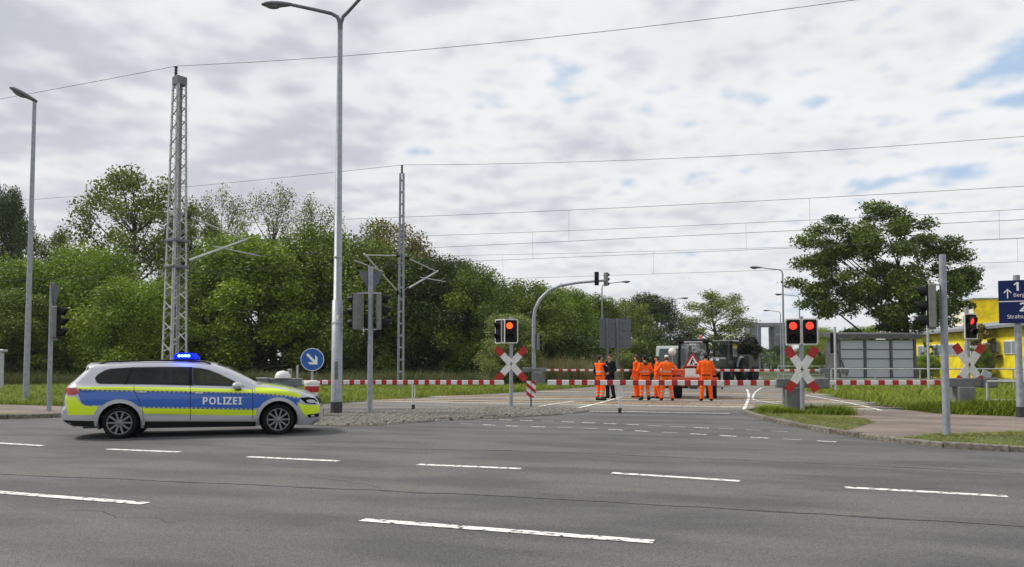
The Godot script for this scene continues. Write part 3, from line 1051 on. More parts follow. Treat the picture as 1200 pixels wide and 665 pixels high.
func make_grass() -> void:
	var avoid := [road_poly] + path_polys
	var rails := []
	for v in TRACK_V:
		for s in [-0.7525, 0.7525]:
			rails.append([uv(-95, v + s - 0.08), uv(110, v + s - 0.08), uv(110, v + s + 0.08), uv(-95, v + s + 0.08)])
	var lush := [Color(0.235, 0.285, 0.016), Color(0.150, 0.205, 0.014)]
	grass_patch("railway_grass", "long green grass over the tracks behind the police car", [V2([-45, 27, -18, 26.5, -11, 25.2, -4.5, 30, 0, 37.6, 5, 47.5, 6, 62, -45, 62])], avoid + rails, 42000, 0.10, 0.30, lush, 4)
	grass_patch("railway_grass", "long bright grass beside the crossing on the shelter side", [V2([12.0, 20.9, 13.5, 20.4, 45, 12.5, 60, 60, 19, 60, 15.6, 42, 13.3, 29])], avoid + rails, 48000, 0.12, 0.36, lush, 5)
	var dry := [Color(0.235, 0.235, 0.060), Color(0.165, 0.195, 0.035)]
	var v1 := V2([6.75, 22.5, 6.5, 19.6, 6.58, 16.9, 6.7, 15.9, 7.15, 16.35, 8.6, 18.3, 8.9, 19.5, 8.85, 20.6, 7.5, 22.9])
	var v2 := V2([8.45, 12.65, 7.5, 13.45, 7.2, 14.4, 8.45, 15.3, 10.5, 15.8, 30, 10.6, 30, 6.2, 10.4, 12.1])
	var v3 := V2([-12.3, 20.9, -13.4, 20.15, -15.2, 20.05, -18.2, 20.7, -40, 27.5, -40, 28.5, -16, 21.6, -13.6, 21.3])
	for v in [v1, v2, v3]:
		var st := mb()
		sheet(st, v, 0.054)
		structure(st, "grass_verge", M.ground, ["grass verge under the twin red signals", "grass verge at the foot of the thick pole", "grass verge along the pavement behind the police car"][[v1, v2, v3].find(v)])
	grass_patch("verge_grass", "short dry grass on the verges along the kerb", [v1, v2, v3], [], 15000, 0.035, 0.075, dry, 6)
	grass_patch("verge_grass", "tuft of taller grass round the barrier pedestal under the twin signals", [V2([7.15, 21.4, 9.2, 20.7, 9.2, 21.8, 7.3, 22.8])], [], 700, 0.12, 0.3, lush, 7)
	grass_patch("verge_grass", "tall green weeds round the rightmost barrier pedestal", [V2([11.9, 21.3, 14.2, 20.9, 15.5, 23.2, 12.2, 23.6])], [], 900, 0.2, 0.42, lush, 8)
	# reeds on the far side of the crossing
	var reeds := [Color(0.30, 0.24, 0.13), Color(0.16, 0.17, 0.05)]
	grass_patch("reeds", "pale dry reeds below the trees behind the workers", [V2([1.5, 52, 6.5, 52, 9, 62, 2, 62])], [road_poly], 2200, 0.8, 1.9, reeds, 9)
	grass_patch("reeds", "tall weeds along the foot of the trees", [V2([-45, 48, -2, 46, 1.5, 52, 1, 56, -48, 56])], [road_poly], 7000, 0.4, 1.0, [Color(0.075, 0.105, 0.022), Color(0.14, 0.13, 0.05)], 10)

# ---------------------------------------------------------------- the police car
# local frame: x forward (0 at the rear wheel), y up, z to the car's right side
var car_sil := []          # upper outline from the rear sill over the roof to the front sill
func car_half(x: float, y: float) -> float:
	var w := 0.905
	if x < -0.45: w -= 0.13 * pow((-0.45 - x) / 0.58, 2.2)
	if x > 2.7: w -= 0.24 * pow((x - 2.7) / 1.08, 2.4)
	if y < 0.5: w -= 0.035 * pow((0.5 - y) / 0.3, 2.0)
	if y < 0.95: w -= 0.05 * pow((y - 0.72) / 0.40, 2.0) + 0.016 * exp(-pow((y - 0.43) / 0.055, 2.0)) * smoothstep(0.35, 0.6, x) * smoothstep(2.6, 2.3, x)
	else: w -= 0.05 * pow(0.23 / 0.40, 2.0)
	var belt := lerpf(1.03, 0.93, clampf(x / 2.6, 0.0, 1.0))
	if y > belt - 0.05:
		var t := y - belt + 0.05
		w -= 0.05 * smoothstep(0.0, 0.07, t) + 0.30 * maxf(0.0, t - 0.05) + 0.22 * maxf(0.0, t - 0.05) * maxf(0.0, t - 0.05)
	w += 0.012 * exp(-pow((y - belt + 0.075) / 0.03, 2.0))
	# rounding towards the outline
	var p := Vector2(x, y)
	var d := 9.0
	for i in car_sil.size() - 1:
		d = minf(d, p.distance_to(Geometry2D.get_closest_point_to_segment(p, car_sil[i], car_sil[i + 1])))
	var r := 0.085
	if d < r: w -= r * 0.9 * (1.0 - sqrt(maxf(0.0, 1.0 - pow(1.0 - d / r, 2.0))))
	return w

# an outline in side view laid over the car's flank
func flank(st: SurfaceTool, poly: Array, off: float, sides: Array, cell := 0.06, holes := []) -> void:
	var pp := PackedVector2Array(poly)
	var r := Rect2(pp[0], Vector2.ZERO)
	for q in pp: r = r.expand(q)
	var cache := {}
	st.set_smooth_group(1)
	var nx := int(ceil(r.size.x / cell))
	var ny := int(ceil(r.size.y / cell))
	for i in nx:
		for j in ny:
			var c0 := r.position + Vector2(i, j) * cell
			var sq := PackedVector2Array([c0, c0 + Vector2(cell, 0), c0 + Vector2(cell, cell), c0 + Vector2(0, cell)])
			var pieces := Geometry2D.intersect_polygons(pp, sq)
			for hole in holes:
				var rest: Array[PackedVector2Array] = []
				for piece in pieces: rest.append_array(Geometry2D.clip_polygons(piece, PackedVector2Array(hole)))
				pieces = rest
			for piece in pieces:
				var idx := Geometry2D.triangulate_polygon(piece)
				for k in range(0, idx.size(), 3):
					var v := []
					for m in 3:
						var q := piece[idx[k + m]]
						var key := Vector2i(roundi(q.x * 5000.0), roundi(q.y * 5000.0))
						if not cache.has(key): cache[key] = car_half(q.x, q.y)
						v.append(Vector3(q.x, q.y, cache[key] + off))
					for s in sides:
						var a: Vector3 = v[0] * Vector3(1, 1, s)
						var b: Vector3 = v[1] * Vector3(1, 1, s)
						var c: Vector3 = v[2] * Vector3(1, 1, s)
						otri(st, a, b, c, Vector3(a.x, a.y, 0))
	st.set_smooth_group(-1)

func arc2(c: Vector2, r: float, a0: float, a1: float, n: int) -> Array:
	var q := []
	for k in n + 1:
		var a := lerpf(a0, a1, float(k) / n)
		q.append(c + Vector2(cos(a), sin(a)) * r)
	return q

func band_poly(top: Array, bottom: Array) -> Array:
	var q := top.duplicate()
	var b := bottom.duplicate()
	b.reverse()
	q.append_array(b)
	return q

var car_path := []       # dense outline
func car_strip(st: SurfaceTool, i0: int, i1: int, f0: float, f1: float, off: float, n := 14) -> void:
	st.set_smooth_group(1)
	var grid := []
	for i in range(i0, i1 + 1):
		var p: Vector2 = car_path[i]
		var d: Vector2 = (car_path[mini(i + 1, car_path.size() - 1)] - car_path[maxi(i - 1, 0)]).normalized()
		var nrm := Vector2(-d.y, d.x)
		var w := car_half(p.x, p.y)
		var row := []
		for k in n + 1:
			var f := lerpf(f0, f1, float(k) / n)
			var bulge := (0.03 + (0.05 if nrm.x > 0.0 else 0.09) * absf(nrm.x)) * (1.0 - f * f)
			var q := p + nrm * (bulge + off)
			row.append(Vector3(q.x, q.y, w * f))
		grid.append(row)
	for i in grid.size() - 1:
		for k in n:
			oquad(st, grid[i][k], grid[i + 1][k], grid[i + 1][k + 1], grid[i][k + 1], Vector3(1.3, 0.6, 0))
	st.set_smooth_group(-1)

func path_index(x: float, y: float) -> int:
	var best := 0
	for i in car_path.size():
		if car_path[i].distance_to(Vector2(x, y)) < car_path[best].distance_to(Vector2(x, y)): best = i
	return best

func make_police_car() -> void:
	var at := Vector2(-7.52, 14.75) + Vector2(-0.30, 0.954) * 0.905
	var car := thing("police_car", "silver police estate car with blue and neon yellow bands and lit blue roof light", "car", P(at.x, at.y), atan2(0.88, 2.8))
	car_sil = V2([-0.86, 0.26, -0.99, 0.34, -1.034, 0.44, -1.024, 0.59, -0.975, 0.65, -0.963, 0.85, -0.938, 0.97, -0.873, 1.05, -0.60, 1.345, -0.622, 1.385, -0.57, 1.42, -0.305, 1.447, 0.286, 1.483, 0.892, 1.494, 1.357, 1.475, 1.619, 1.432, 1.885, 1.35, 2.208, 1.195, 2.52, 1.026, 2.81, 0.992, 3.142, 0.925, 3.48, 0.822, 3.662, 0.735, 3.725, 0.648, 3.766, 0.56, 3.779, 0.385, 3.745, 0.25, 3.6, 0.175])
	var rc := Vector2(0.0, 0.315)
	var fc := Vector2(2.915, 0.315)
	var bodyp := []
	bodyp.append_array(car_sil)
	bodyp.append_array(V2([3.35, 0.165]))
	bodyp.append_array(arc2(fc, 0.372, -0.35, PI + 0.35, 22))
	bodyp.append_array(V2([2.45, 0.17, 0.40, 0.185]))
	bodyp.append_array(arc2(rc, 0.372, -0.30, PI + 0.30, 22))
	bodyp.append_array(V2([-0.40, 0.22]))
	var both := [1.0, -1.0]
	var st := mb()
	var w1 := V2([-0.455, 1.165, -0.415, 1.235, -0.30, 1.315, -0.20, 1.348, 0.189, 1.373, 0.70, 1.380, 1.19, 1.378, 1.215, 1.012, 0.697, 1.028, -0.36, 1.055, -0.42, 1.085])
	var w2 := V2([1.262, 1.372, 1.40, 1.362, 1.56, 1.33, 1.78, 1.241, 2.048, 1.105, 2.27, 0.972, 1.285, 1.008])
	flank(st, bodyp, 0.0, both, 0.035, [Geometry2D.offset_polygon(PackedVector2Array(w1), -0.012)[0], Geometry2D.offset_polygon(PackedVector2Array(w2), -0.012)[0]])
	car_path = []
	for i in car_sil.size() - 1:
		var n := int(ceil(car_sil[i].distance_to(car_sil[i + 1]) / 0.05))
		for k in n: car_path.append(car_sil[i].lerp(car_sil[i + 1], float(k) / n))
	car_path.append(car_sil[-1])
	for pass_ in 2:
		var sm := car_path.duplicate()
		for i in range(1, car_path.size() - 1):
			sm[i] = car_path[i] * 0.6 + (car_path[i - 1] + car_path[i + 1]) * 0.2
		car_path = sm
	var cuts := [[path_index(-0.83, 1.09), path_index(-0.645, 1.305)], [path_index(1.72, 1.405), path_index(2.44, 1.06)]]
	var from := 0
	for c in cuts:
		car_strip(st, from, c[0], -1.0, 1.0, 0.0)
		car_strip(st, c[0], c[1], -1.0, -0.86, 0.0, 2)
		car_strip(st, c[0], c[1], 0.86, 1.0, 0.0, 2)
		from = c[1]
	car_strip(st, from, car_path.size() - 1, -1.0, 1.0, 0.0)
	part(st, "body", M.car_silver, car)
	# dark floor and wheel housings
	st = mb()
	box(st, Vector3(1.35, 0.25, 0), Vector3(4.1, 0.12, 1.1), 0.02)
	part(st, "underbody", M.black_plastic, car)
	st = mb()
	for c in [rc, fc]:
		for s in both:
			st.set_smooth_group(3)
			var arc := arc2(c, 0.385, -0.35, PI + 0.35, 18)
			for k in arc.size() - 1:
				quad(st, Vector3(arc[k].x, arc[k].y, s * 0.42), Vector3(arc[k + 1].x, arc[k + 1].y, s * 0.42), Vector3(arc[k + 1].x, arc[k + 1].y, s * 0.87), Vector3(arc[k].x, arc[k].y, s * 0.87))
			st.set_smooth_group(-1)
			prism(st, PackedVector2Array(ring_poly(0.385, 18, c)), 0.02, Transform3D(Basis.IDENTITY, Vector3(0, 0, s * 0.42)))
	part(st, "wheel_housing", M.black_plastic, car)
	# livery
	var blue_top := V2([-0.752, 0.935, 0.149, 0.904, 1.237, 0.870, 2.429, 0.828, 3.033, 0.778, 3.34, 0.724])
	for s in both:
		st = mb()
		flank(st, band_poly(blue_top, V2([-0.65, 0.70, -0.578, 0.655, -0.30, 0.648]) + arc2(rc, 0.445, 2.28, 0.78, 12) + V2([0.34, 0.615, 1.242, 0.586, 2.433, 0.537, 2.56, 0.56]) + arc2(fc, 0.445, 2.4, 0.62, 12) + V2([3.32, 0.66])), 0.004, [s], 0.035)
		part(st, "blue_band", M.car_blue, car)
		st = mb()
		flank(st, band_poly(V2([-0.715, 1.0, 0.146, 1.0, 1.235, 0.97, 2.45, 0.918]), V2([-0.752, 0.955, 0.148, 0.928, 1.237, 0.893, 2.445, 0.851])), 0.004, [s], 0.035)
		flank(st, band_poly(V2([2.47, 0.972, 2.81, 0.945, 3.10, 0.892, 3.36, 0.812]), V2([2.47, 0.850, 2.81, 0.823, 3.05, 0.795, 3.34, 0.745])), 0.004, [s], 0.035)
		part(st, "upper_yellow_stripe", M.car_yellow, car)
		st = mb()
		flank(st, band_poly(V2([0.36, 0.585, 1.243, 0.556, 2.423, 0.507, 2.50, 0.503]), V2([0.445, 0.472, 1.245, 0.438, 2.424, 0.40, 2.475, 0.40])), 0.004, [s], 0.035)
		part(st, "lower_yellow_stripe", M.car_yellow, car)
		st = mb()
		flank(st, V2([-0.935, 0.82, -0.763, 0.812, -0.66, 0.69, -0.60, 0.645, -0.36, 0.63, -0.445, 0.47, -0.90, 0.473]), 0.004, [s], 0.035)
		part(st, "rear_yellow_panel", M.car_yellow, car)
		st = mb()
		flank(st, V2([3.275, 0.64, 3.50, 0.585, 3.735, 0.575, 3.742, 0.44, 3.70, 0.42, 3.49, 0.345, 3.395, 0.43, 3.35, 0.54]), 0.004, [s], 0.035)
		part(st, "front_yellow_panel", M.car_yellow, car)
		st = mb()
		var b0 := path_index(2.60, 1.02)
		var b1 := path_index(3.40, 0.85)
		car_strip(st, b0, b1, 0.74 * s, 0.995 * s, 0.003, 4)
		part(st, "bonnet_stripe", M.car_yellow, car)
	# checked edging of the stripes
	st = mb()
	for e in [[V2([-0.74, 0.946, 0.149, 0.916, 1.237, 0.882, 2.44, 0.840, 3.05, 0.787, 3.30, 0.735]), 0.013], [V2([-0.56, 0.652, -0.45, 0.648]), 0.012], [V2([0.42, 0.600, 1.243, 0.571, 2.44, 0.522]), 0.013]]:
		var k := 0
		for q in along(e[0], 0.042):
			k += 1
			if k % 2: continue
			flank(st, [q[0] + Vector2(-0.021, -e[1]), q[0] + Vector2(0.021, -e[1]), q[0] + Vector2(0.021, e[1]), q[0] + Vector2(-0.021, e[1])], 0.0075, both, 0.2)
	part(st, "checked_edging", M.car_check, car).set_meta("kind", "stuff")
	st = mb()
	for e in [V2([-0.74, 0.946, 0.149, 0.916, 1.237, 0.882, 2.44, 0.840, 3.05, 0.787, 3.30, 0.735]), V2([0.42, 0.600, 1.243, 0.571, 2.44, 0.522])]:
		var up := []
		var dn := []
		for q in e:
			up.append(q + Vector2(0, 0.013)); dn.append(q - Vector2(0, 0.013))
		flank(st, band_poly(up, dn), 0.006, both, 0.035)
	part(st, "edging_tape", M.car_silver, car)
	# lettering laid over the door
	var tm := TextMesh.new()
	var f := SystemFont.new()
	f.font_names = PackedStringArray(["Droid Sans"])
	f.font_weight = 700
	tm.font = f
	tm.text = "POLIZEI"
	tm.font_size = 48
	tm.pixel_size = 0.0042
	tm.depth = 0.0
	var arrs := tm.surface_get_arrays(0) if tm.get_surface_count() else []
	var bb := tm.get_aabb()
	st = mb()
	var tv: PackedVector3Array = arrs[Mesh.ARRAY_VERTEX]
	var ti: PackedInt32Array = arrs[Mesh.ARRAY_INDEX]
	for s in both:
		for k in range(0, ti.size(), 3):
			var v := []
			for m in 3:
				var q := tv[ti[k + m]] - bb.position
				var x := q.x / bb.size.x * 0.73
				if s < 0: x = 0.73 - x
				var y := q.y / bb.size.y * 0.145 - x * 0.014
				var p := Vector2(1.485 + x, 0.637 + y)
				v.append(Vector3(p.x, p.y, s * (car_half(p.x, p.y) + 0.007)))
			otri(st, v[0], v[1], v[2], Vector3(v[0].x, v[0].y, 0))
	part(st, "lettering", M.sign_white, car)
	# glass
	st = mb()
	flank(st, w1, 0.006, both, 0.04)
	part(st, "rear_side_window", M.car_glass, car)
	st = mb()
	flank(st, w2, 0.006, both, 0.04)
	part(st, "front_side_window", M.car_glass_front, car)
	st = mb()
	flank(st, V2([1.185, 1.378, 1.265, 1.374, 1.29, 1.008, 1.212, 1.012]), 0.009, both, 0.04)
	flank(st, V2([0.18, 1.373, 0.215, 1.374, 0.10, 1.042, 0.06, 1.043]), 0.009, both, 0.04)
	part(st, "window_pillar", M.black_plastic, car)
	st = mb()
	car_strip(st, path_index(1.70, 1.41), path_index(2.46, 1.05), -0.88, 0.88, 0.006, 10)
	part(st, "windscreen", M.car_glass_front, car)
	st = mb()
	car_strip(st, path_index(-0.84, 1.08), path_index(-0.64, 1.31), -0.86, 0.86, 0.006, 10)
	part(st, "rear_window", M.car_glass, car)
	# seams of the doors, sill, arches
	st = mb()
	for e in [V2([0.237, 1.02, 0.25, 0.93, 0.40, 0.60, 0.42, 0.33]), V2([1.243, 1.01, 1.258, 0.90, 1.262, 0.33]), V2([2.30, 0.97, 2.41, 0.92, 2.425, 0.60, 2.42, 0.32])]:
		var l := []
		var r := []
		for q in e:
			l.append(q - Vector2(0.004, 0)); r.append(q + Vector2(0.004, 0))
		flank(st, band_poly(l, r), 0.0085, both, 0.035)
	part(st, "door_gap", M.black_plastic, car)
	st = mb()
	flank(st, V2([0.40, 0.325, 1.3, 0.305, 2.50, 0.275, 2.47, 0.172, 0.42, 0.187]), 0.004, both)
	flank(st, V2([-0.985, 0.372, -0.40, 0.350, -0.40, 0.225, -0.86, 0.268, -0.97, 0.335]), 0.004, both)
	part(st, "lower_trim", M.car_grey_trim, car)
	for c in [[rc, -0.16, PI + 0.16], [fc, -0.16, PI + 0.16]]:
		st = mb()
		flank(st, band_poly(arc2(c[0], 0.440, c[1], c[2], 26), arc2(c[0], 0.373, c[1], c[2], 26)), 0.008, both, 0.07)
		part(st, "wheel_arch", M.car_silver, car)
	# lamps
	for s in both:
		st = mb()
		flank(st, V2([-0.95, 0.985, -0.85, 0.985, -0.66, 0.968, -0.70, 0.888, -0.775, 0.842, -0.96, 0.850]), 0.006, [s])
		car_strip(st, path_index(-0.963, 0.85), path_index(-0.938, 0.97), 0.62 * s, 0.99 * s, 0.006, 4)
		part(st, "tail_lamp", M.car_red, car)
		st = mb()
		flank(st, V2([3.33, 0.738, 3.50, 0.755, 3.64, 0.725, 3.70, 0.66, 3.665, 0.600, 3.46, 0.622]), 0.006, [s])
		car_strip(st, path_index(3.662, 0.73), path_index(3.74, 0.62), 0.66 * s, 0.99 * s, 0.006, 4)
		var hl := part(st, "headlamp", M.lamp_dark, car)
		st = mb()
		flank(st, V2([3.46, 0.690, 3.56, 0.70, 3.63, 0.685, 3.655, 0.645, 3.60, 0.625, 3.50, 0.64]), 0.009, [s])
		part(st, "lens", M.lamp_clear, hl)
		st = mb()
		flank(st, V2([3.48, 0.388, 3.73, 0.405, 3.73, 0.335, 3.52, 0.322]), 0.006, [s])
		part(st, "fog_lamp_grille", M.black_plastic, car)
		st = mb()
		flank(st, V2([3.56, 0.378, 3.64, 0.382, 3.64, 0.345, 3.57, 0.342]), 0.009, [s])
		part(st, "fog_lamp", M.lamp_clear, car)
		# mirror
		st = mb()
		st.set_smooth_group(1)
		var mz: float = s * (car_half(2.1, 1.0) + 0.11)
		lathe(st, [Vector2(0, -0.11), Vector2(0.055, -0.095), Vector2(0.078, -0.04), Vector2(0.08, 0.02), Vector2(0.062, 0.08), Vector2(0, 0.10)], 14, Transform3D(Basis(Vector3(1.25, 0, 0), Vector3(0, 0, s), Vector3(0, 0.95, 0)), Vector3(2.12, 1.0, mz)))
		var mi := part(st, "mirror", M.car_silver, car)
		st = mb()
		box(st, Vector3(2.14, 0.935, s * (car_half(2.1, 1.0) + 0.05)), Vector3(0.12, 0.05, 0.14), 0.015)
		part(st, "mirror_foot", M.black_plastic, mi)
		for hx in [[0.315, 0.893], [1.345, 0.862]]:
			st = mb()
			box(st, Vector3(hx[0] + 0.07, hx[1] - 0.002, s * (car_half(hx[0] + 0.07, hx[1]) + 0.018)), Vector3(0.17, 0.03, 0.025), 0.01)
			part(st, "door_handle", M.car_silver, car)
		st = mb()
		sweep(st, [Vector3(-0.42, 1.43, s * 0.60), Vector3(-0.30, 1.475, s * 0.61), Vector3(0.4, 1.505, s * 0.61), Vector3(1.1, 1.503, s * 0.60), Vector3(1.48, 1.475, s * 0.60), Vector3(1.60, 1.44, s * 0.60)], [0.016], 8)
		part(st, "roof_rail", M.black_plastic, car)
	# cabin
	for z in [-0.36, 0.36]:
		for x in [1.30, 0.42]:
			var se := Node3D.new()
			se.name = "seat"
			car.add_child(se, true)
			box_part("cushion", M.seat_cloth, se, Vector3(x + 0.25, 0.62, z), Vector3(0.55, 0.16, 0.50), 0.05)
			box_part("backrest", M.seat_cloth, se, Vector3(x - 0.06, 0.92, z), Vector3(0.14, 0.62, 0.48), 0.05, Basis(Vector3.BACK, 0.22))
			box_part("headrest", M.seat_cloth, se, Vector3(x - 0.15, 1.26, z), Vector3(0.10, 0.16, 0.26), 0.03, Basis(Vector3.BACK, 0.15))
	box_part("dashboard", M.dark_plastic, car, Vector3(2.25, 0.88, 0), Vector3(0.45, 0.16, 1.40), 0.04)
	box_part("cabin_floor", M.dark_plastic, car, Vector3(0.85, 0.42, 0), Vector3(3.2, 0.06, 1.45), 0.01)
	st = mb()
	var ring := []
	for k in 21: ring.append(Vector3(1.93, 0.98, -0.36) + Basis(Vector3.BACK, -0.35) * Vector3(0, cos(TAU * k / 20.0), sin(TAU * k / 20.0)) * 0.18)
	sweep(st, ring, [0.014], 6, false)
	part(st, "steering_wheel", M.black_plastic, car)
	# front: grille, plates
	st = mb()
	car_strip(st, path_index(3.70, 0.69), path_index(3.76, 0.58), -0.6, 0.6, 0.006, 8)
	part(st, "grille", M.black_plastic, car)
	st = mb()
	car_strip(st, path_index(3.775, 0.46), path_index(3.779, 0.36), -0.32, 0.32, 0.01, 4)
	part(st, "number_plate", M.sign_white, car)
	st = mb()
	car_strip(st, path_index(-0.975, 0.66), path_index(-0.965, 0.77), -0.3, 0.3, 0.008, 4)
	part(st, "number_plate", M.sign_white, car)
	# wheels
	for c in [rc, fc]:
		for s in both:
			var wh := Node3D.new()
			wh.name = "wheel"
			car.add_child(wh, true)
			wh.position = Vector3(c.x, 0.308, s * 0.775)
			var turn := Transform3D(Basis(Vector3(1, 0, 0), Vector3(0, 0, s), Vector3(0, -s, 0)), Vector3.ZERO)
			st = mb()
			lathe(st, [Vector2(0.20, -0.10), Vector2(0.27, -0.11), Vector2(0.298, -0.095), Vector2(0.308, -0.05), Vector2(0.308, 0.05), Vector2(0.298, 0.095), Vector2(0.27, 0.11), Vector2(0.225, 0.105), Vector2(0.215, 0.06), Vector2(0.0, 0.05)], 40, turn)
			part(st, "tyre", M.rubber, wh)
			st = mb()
			lathe(st, [Vector2(0.222, 0.085), Vector2(0.226, 0.108), Vector2(0.215, 0.112), Vector2(0.205, 0.09)], 36, turn)
			for k in 10:
				var a := TAU * k / 10.0
				var dir := Vector3(cos(a), sin(a), 0)
				bar(st, dir * 0.03 + Vector3(0, 0, s * 0.088), dir * 0.213 + Vector3(0, 0, s * 0.096), 0.026, 0.034)
			lathe(st, [Vector2(0.055, 0.08), Vector2(0.052, 0.108), Vector2(0.03, 0.114), Vector2(0, 0.115)], 16, turn)
			part(st, "rim", M.rim_metal, wh)
	# roof light
	var bar_ := Node3D.new()
	bar_.name = "light_bar"
	car.add_child(bar_, true)
	box_part("mount", M.black_plastic, bar_, Vector3(1.09, 1.515, 0), Vector3(0.36, 0.05, 1.1), 0.015)
	st = mb()
	for z in [-0.32, 0.32]:
		prism(st, PackedVector2Array(V2([0.875, 1.54, 1.305, 1.54, 1.285, 1.585, 1.225, 1.655, 0.96, 1.655, 0.90, 1.585])), 0.46, Transform3D(Basis.IDENTITY, Vector3(0, 0, z)))
	part(st, "blue_lens", M.beacon_blue, bar_)
	st = mb()
	for x in [1.0, 1.06, 1.12, 1.18]:
		box(st, Vector3(x, 1.60, 0.555), Vector3(0.045, 0.05, 0.012), 0.01)
	part(st, "flash_lamp", M.beacon_core, bar_)
	var om := OmniLight3D.new()
	om.name = "beacon_glow"
	om.light_color = Color(0.1, 0.25, 1.0)
	om.light_energy = 0.05
	om.light_size = 0.1
	om.omni_range = 30.0
	om.omni_attenuation = 2.0
	om.shadow_enabled = true
	om.position = Vector3(1.15, 1.62, 0.75)
	car.add_child(om)

# ---------------------------------------------------------------- masts, lamps, wires
func lattice_mast() -> void:
	var t := thing("lattice_mast", "tall tapering steel lattice mast behind the police car", "mast", P(-12.75, 29.0), deg_to_rad(45.0 + 10.0))
	var h := 12.4
	var side := func(y: float) -> float: return lerpf(0.70, 0.38, y / h) / 2.0
	var corner := func(k: int, y: float) -> Vector3:
		var s: float = side.call(y)
		return Vector3([s, -s, -s, s][k % 4], y, [s, s, -s, -s][k % 4])
	for k in 4:
		var st := mb()
		var a: Vector3 = corner.call(k, -0.1)
		var b: Vector3 = corner.call(k, h)
		for off in [[0.09, 0.012], [0.012, 0.09]]:
			var sx := -signf(a.x)
			var sz := -signf(a.z)
			var o := Vector3(sx * off[0] / 2.0, 0, sz * off[1] / 2.0)
			var q := [a + o, b + o]
			var hx: float = off[0] / 2.0
			var hz: float = off[1] / 2.0
			var ra := []
			var rb := []
			for c in [[-1, -1], [1, -1], [1, 1], [-1, 1]]:
				ra.append(q[0] + Vector3(c[0] * hx, 0, c[1] * hz)); rb.append(q[1] + Vector3(c[0] * hx, 0, c[1] * hz))
			for i in 4:
				oquad(st, ra[i], ra[(i + 1) % 4], rb[(i + 1) % 4], rb[i], (q[0] + q[1]) / 2.0)
			oquad(st, rb[0], rb[1], rb[2], rb[3], q[0])
		part(st, "corner_post", M.lattice, t)
	var y := 0.15
	var flip := false
	while y < h - 0.4:
		var step: float = side.call(y) * 1.25
		for k in 4:
			var st := mb()
			var a: Vector3 = corner.call(k + (1 if flip else 0), y)
			var b: Vector3 = corner.call(k + (0 if flip else 1), minf(y + step, h - 0.05))
			bar(st, a * Vector3(0.97, 1, 0.97), b * Vector3(0.97, 1, 0.97), 0.045, 0.012)
			part(st, "brace", M.lattice, t)
		flip = not flip
		y += step
	box_part("cap", M.zinc_dark, t, Vector3(0, h - 0.15, 0), Vector3(0.40, 0.34, 0.40), 0.02)
	for yy in [5.1, 6.1]:
		box_part("clamp", M.zinc_dark, t, Vector3(0, yy, 0), Vector3(side.call(yy) * 2.0 + 0.08, 0.10, side.call(yy) * 2.0 + 0.08), 0.01)

func insulator(parent: Node, a: Vector3, b: Vector3) -> void:
	var st := mb()
	var d := (b - a).normalized()
	var fr := frame_of(d)
	var prof := [Vector2(0.0, 0.0)]
	var l := a.distance_to(b)
	for k in 5:
		prof.append(Vector2(0.035, l * (k + 0.1) / 5.0)); prof.append(Vector2(0.075, l * (k + 0.45) / 5.0)); prof.append(Vector2(0.035, l * (k + 0.9) / 5.0))
	prof.append(Vector2(0.0, l))
	lathe(st, prof, 10, Transform3D(Basis(fr[0], d, fr[1]), a))
	part(st, "insulator", M.insulator, parent)

func cantilever(label: String, root: Vector3, tip: Vector3, y_top: float, y_low: float, y_wire: float) -> void:
	# root, tip: on plan (x, 0, z); a stayed tube holding the messenger and contact wires
	var t := thing("cantilever_arm", label, "cantilever arm", Vector3(root.x, 0, root.z), 0.0, "cantilever arms of the overhead line")
	var d := Vector3(tip.x - root.x, 0, tip.z - root.z)
	var r0 := d.normalized() * 0.30
	insulator(t, r0 + Vector3(0, y_top, 0), r0 + d.normalized() * 0.35 + Vector3(0, y_top - 0.02, 0))
	tube_part("top_tube", M.zinc_pale, t, r0 + d.normalized() * 0.3 + Vector3(0, y_top - 0.02, 0), d * 0.97 + Vector3(0, y_top - 0.45, 0), 0.032)
	insulator(t, r0 + Vector3(0, y_low, 0), r0 + d.normalized() * 0.3 + Vector3(0, y_low + 0.2, 0))
	tube_part("inclined_tube", M.zinc_pale, t, r0 + d.normalized() * 0.25 + Vector3(0, y_low + 0.15, 0), d * 1.0 + Vector3(0, y_top - 0.4, 0), 0.045)
	tube_part("registration_tube", M.zinc_pale, t, d * 0.50 + Vector3(0, lerpf(y_low, y_top, 0.48), 0), d * 1.22 + Vector3(0, y_wire + 0.12, 0), 0.028)
	tube_part("steady_arm", M.zinc_dark, t, d * 1.20 + Vector3(0, y_wire + 0.35, 0), d * 1.02 + Vector3(0, y_wire, 0), 0.02)
	tube_part("stay", M.wire, t, d * 0.25 + Vector3(0, y_top - 0.15, 0), d * 0.6 + Vector3(0, lerpf(y_low, y_top, 0.45), 0), 0.012)

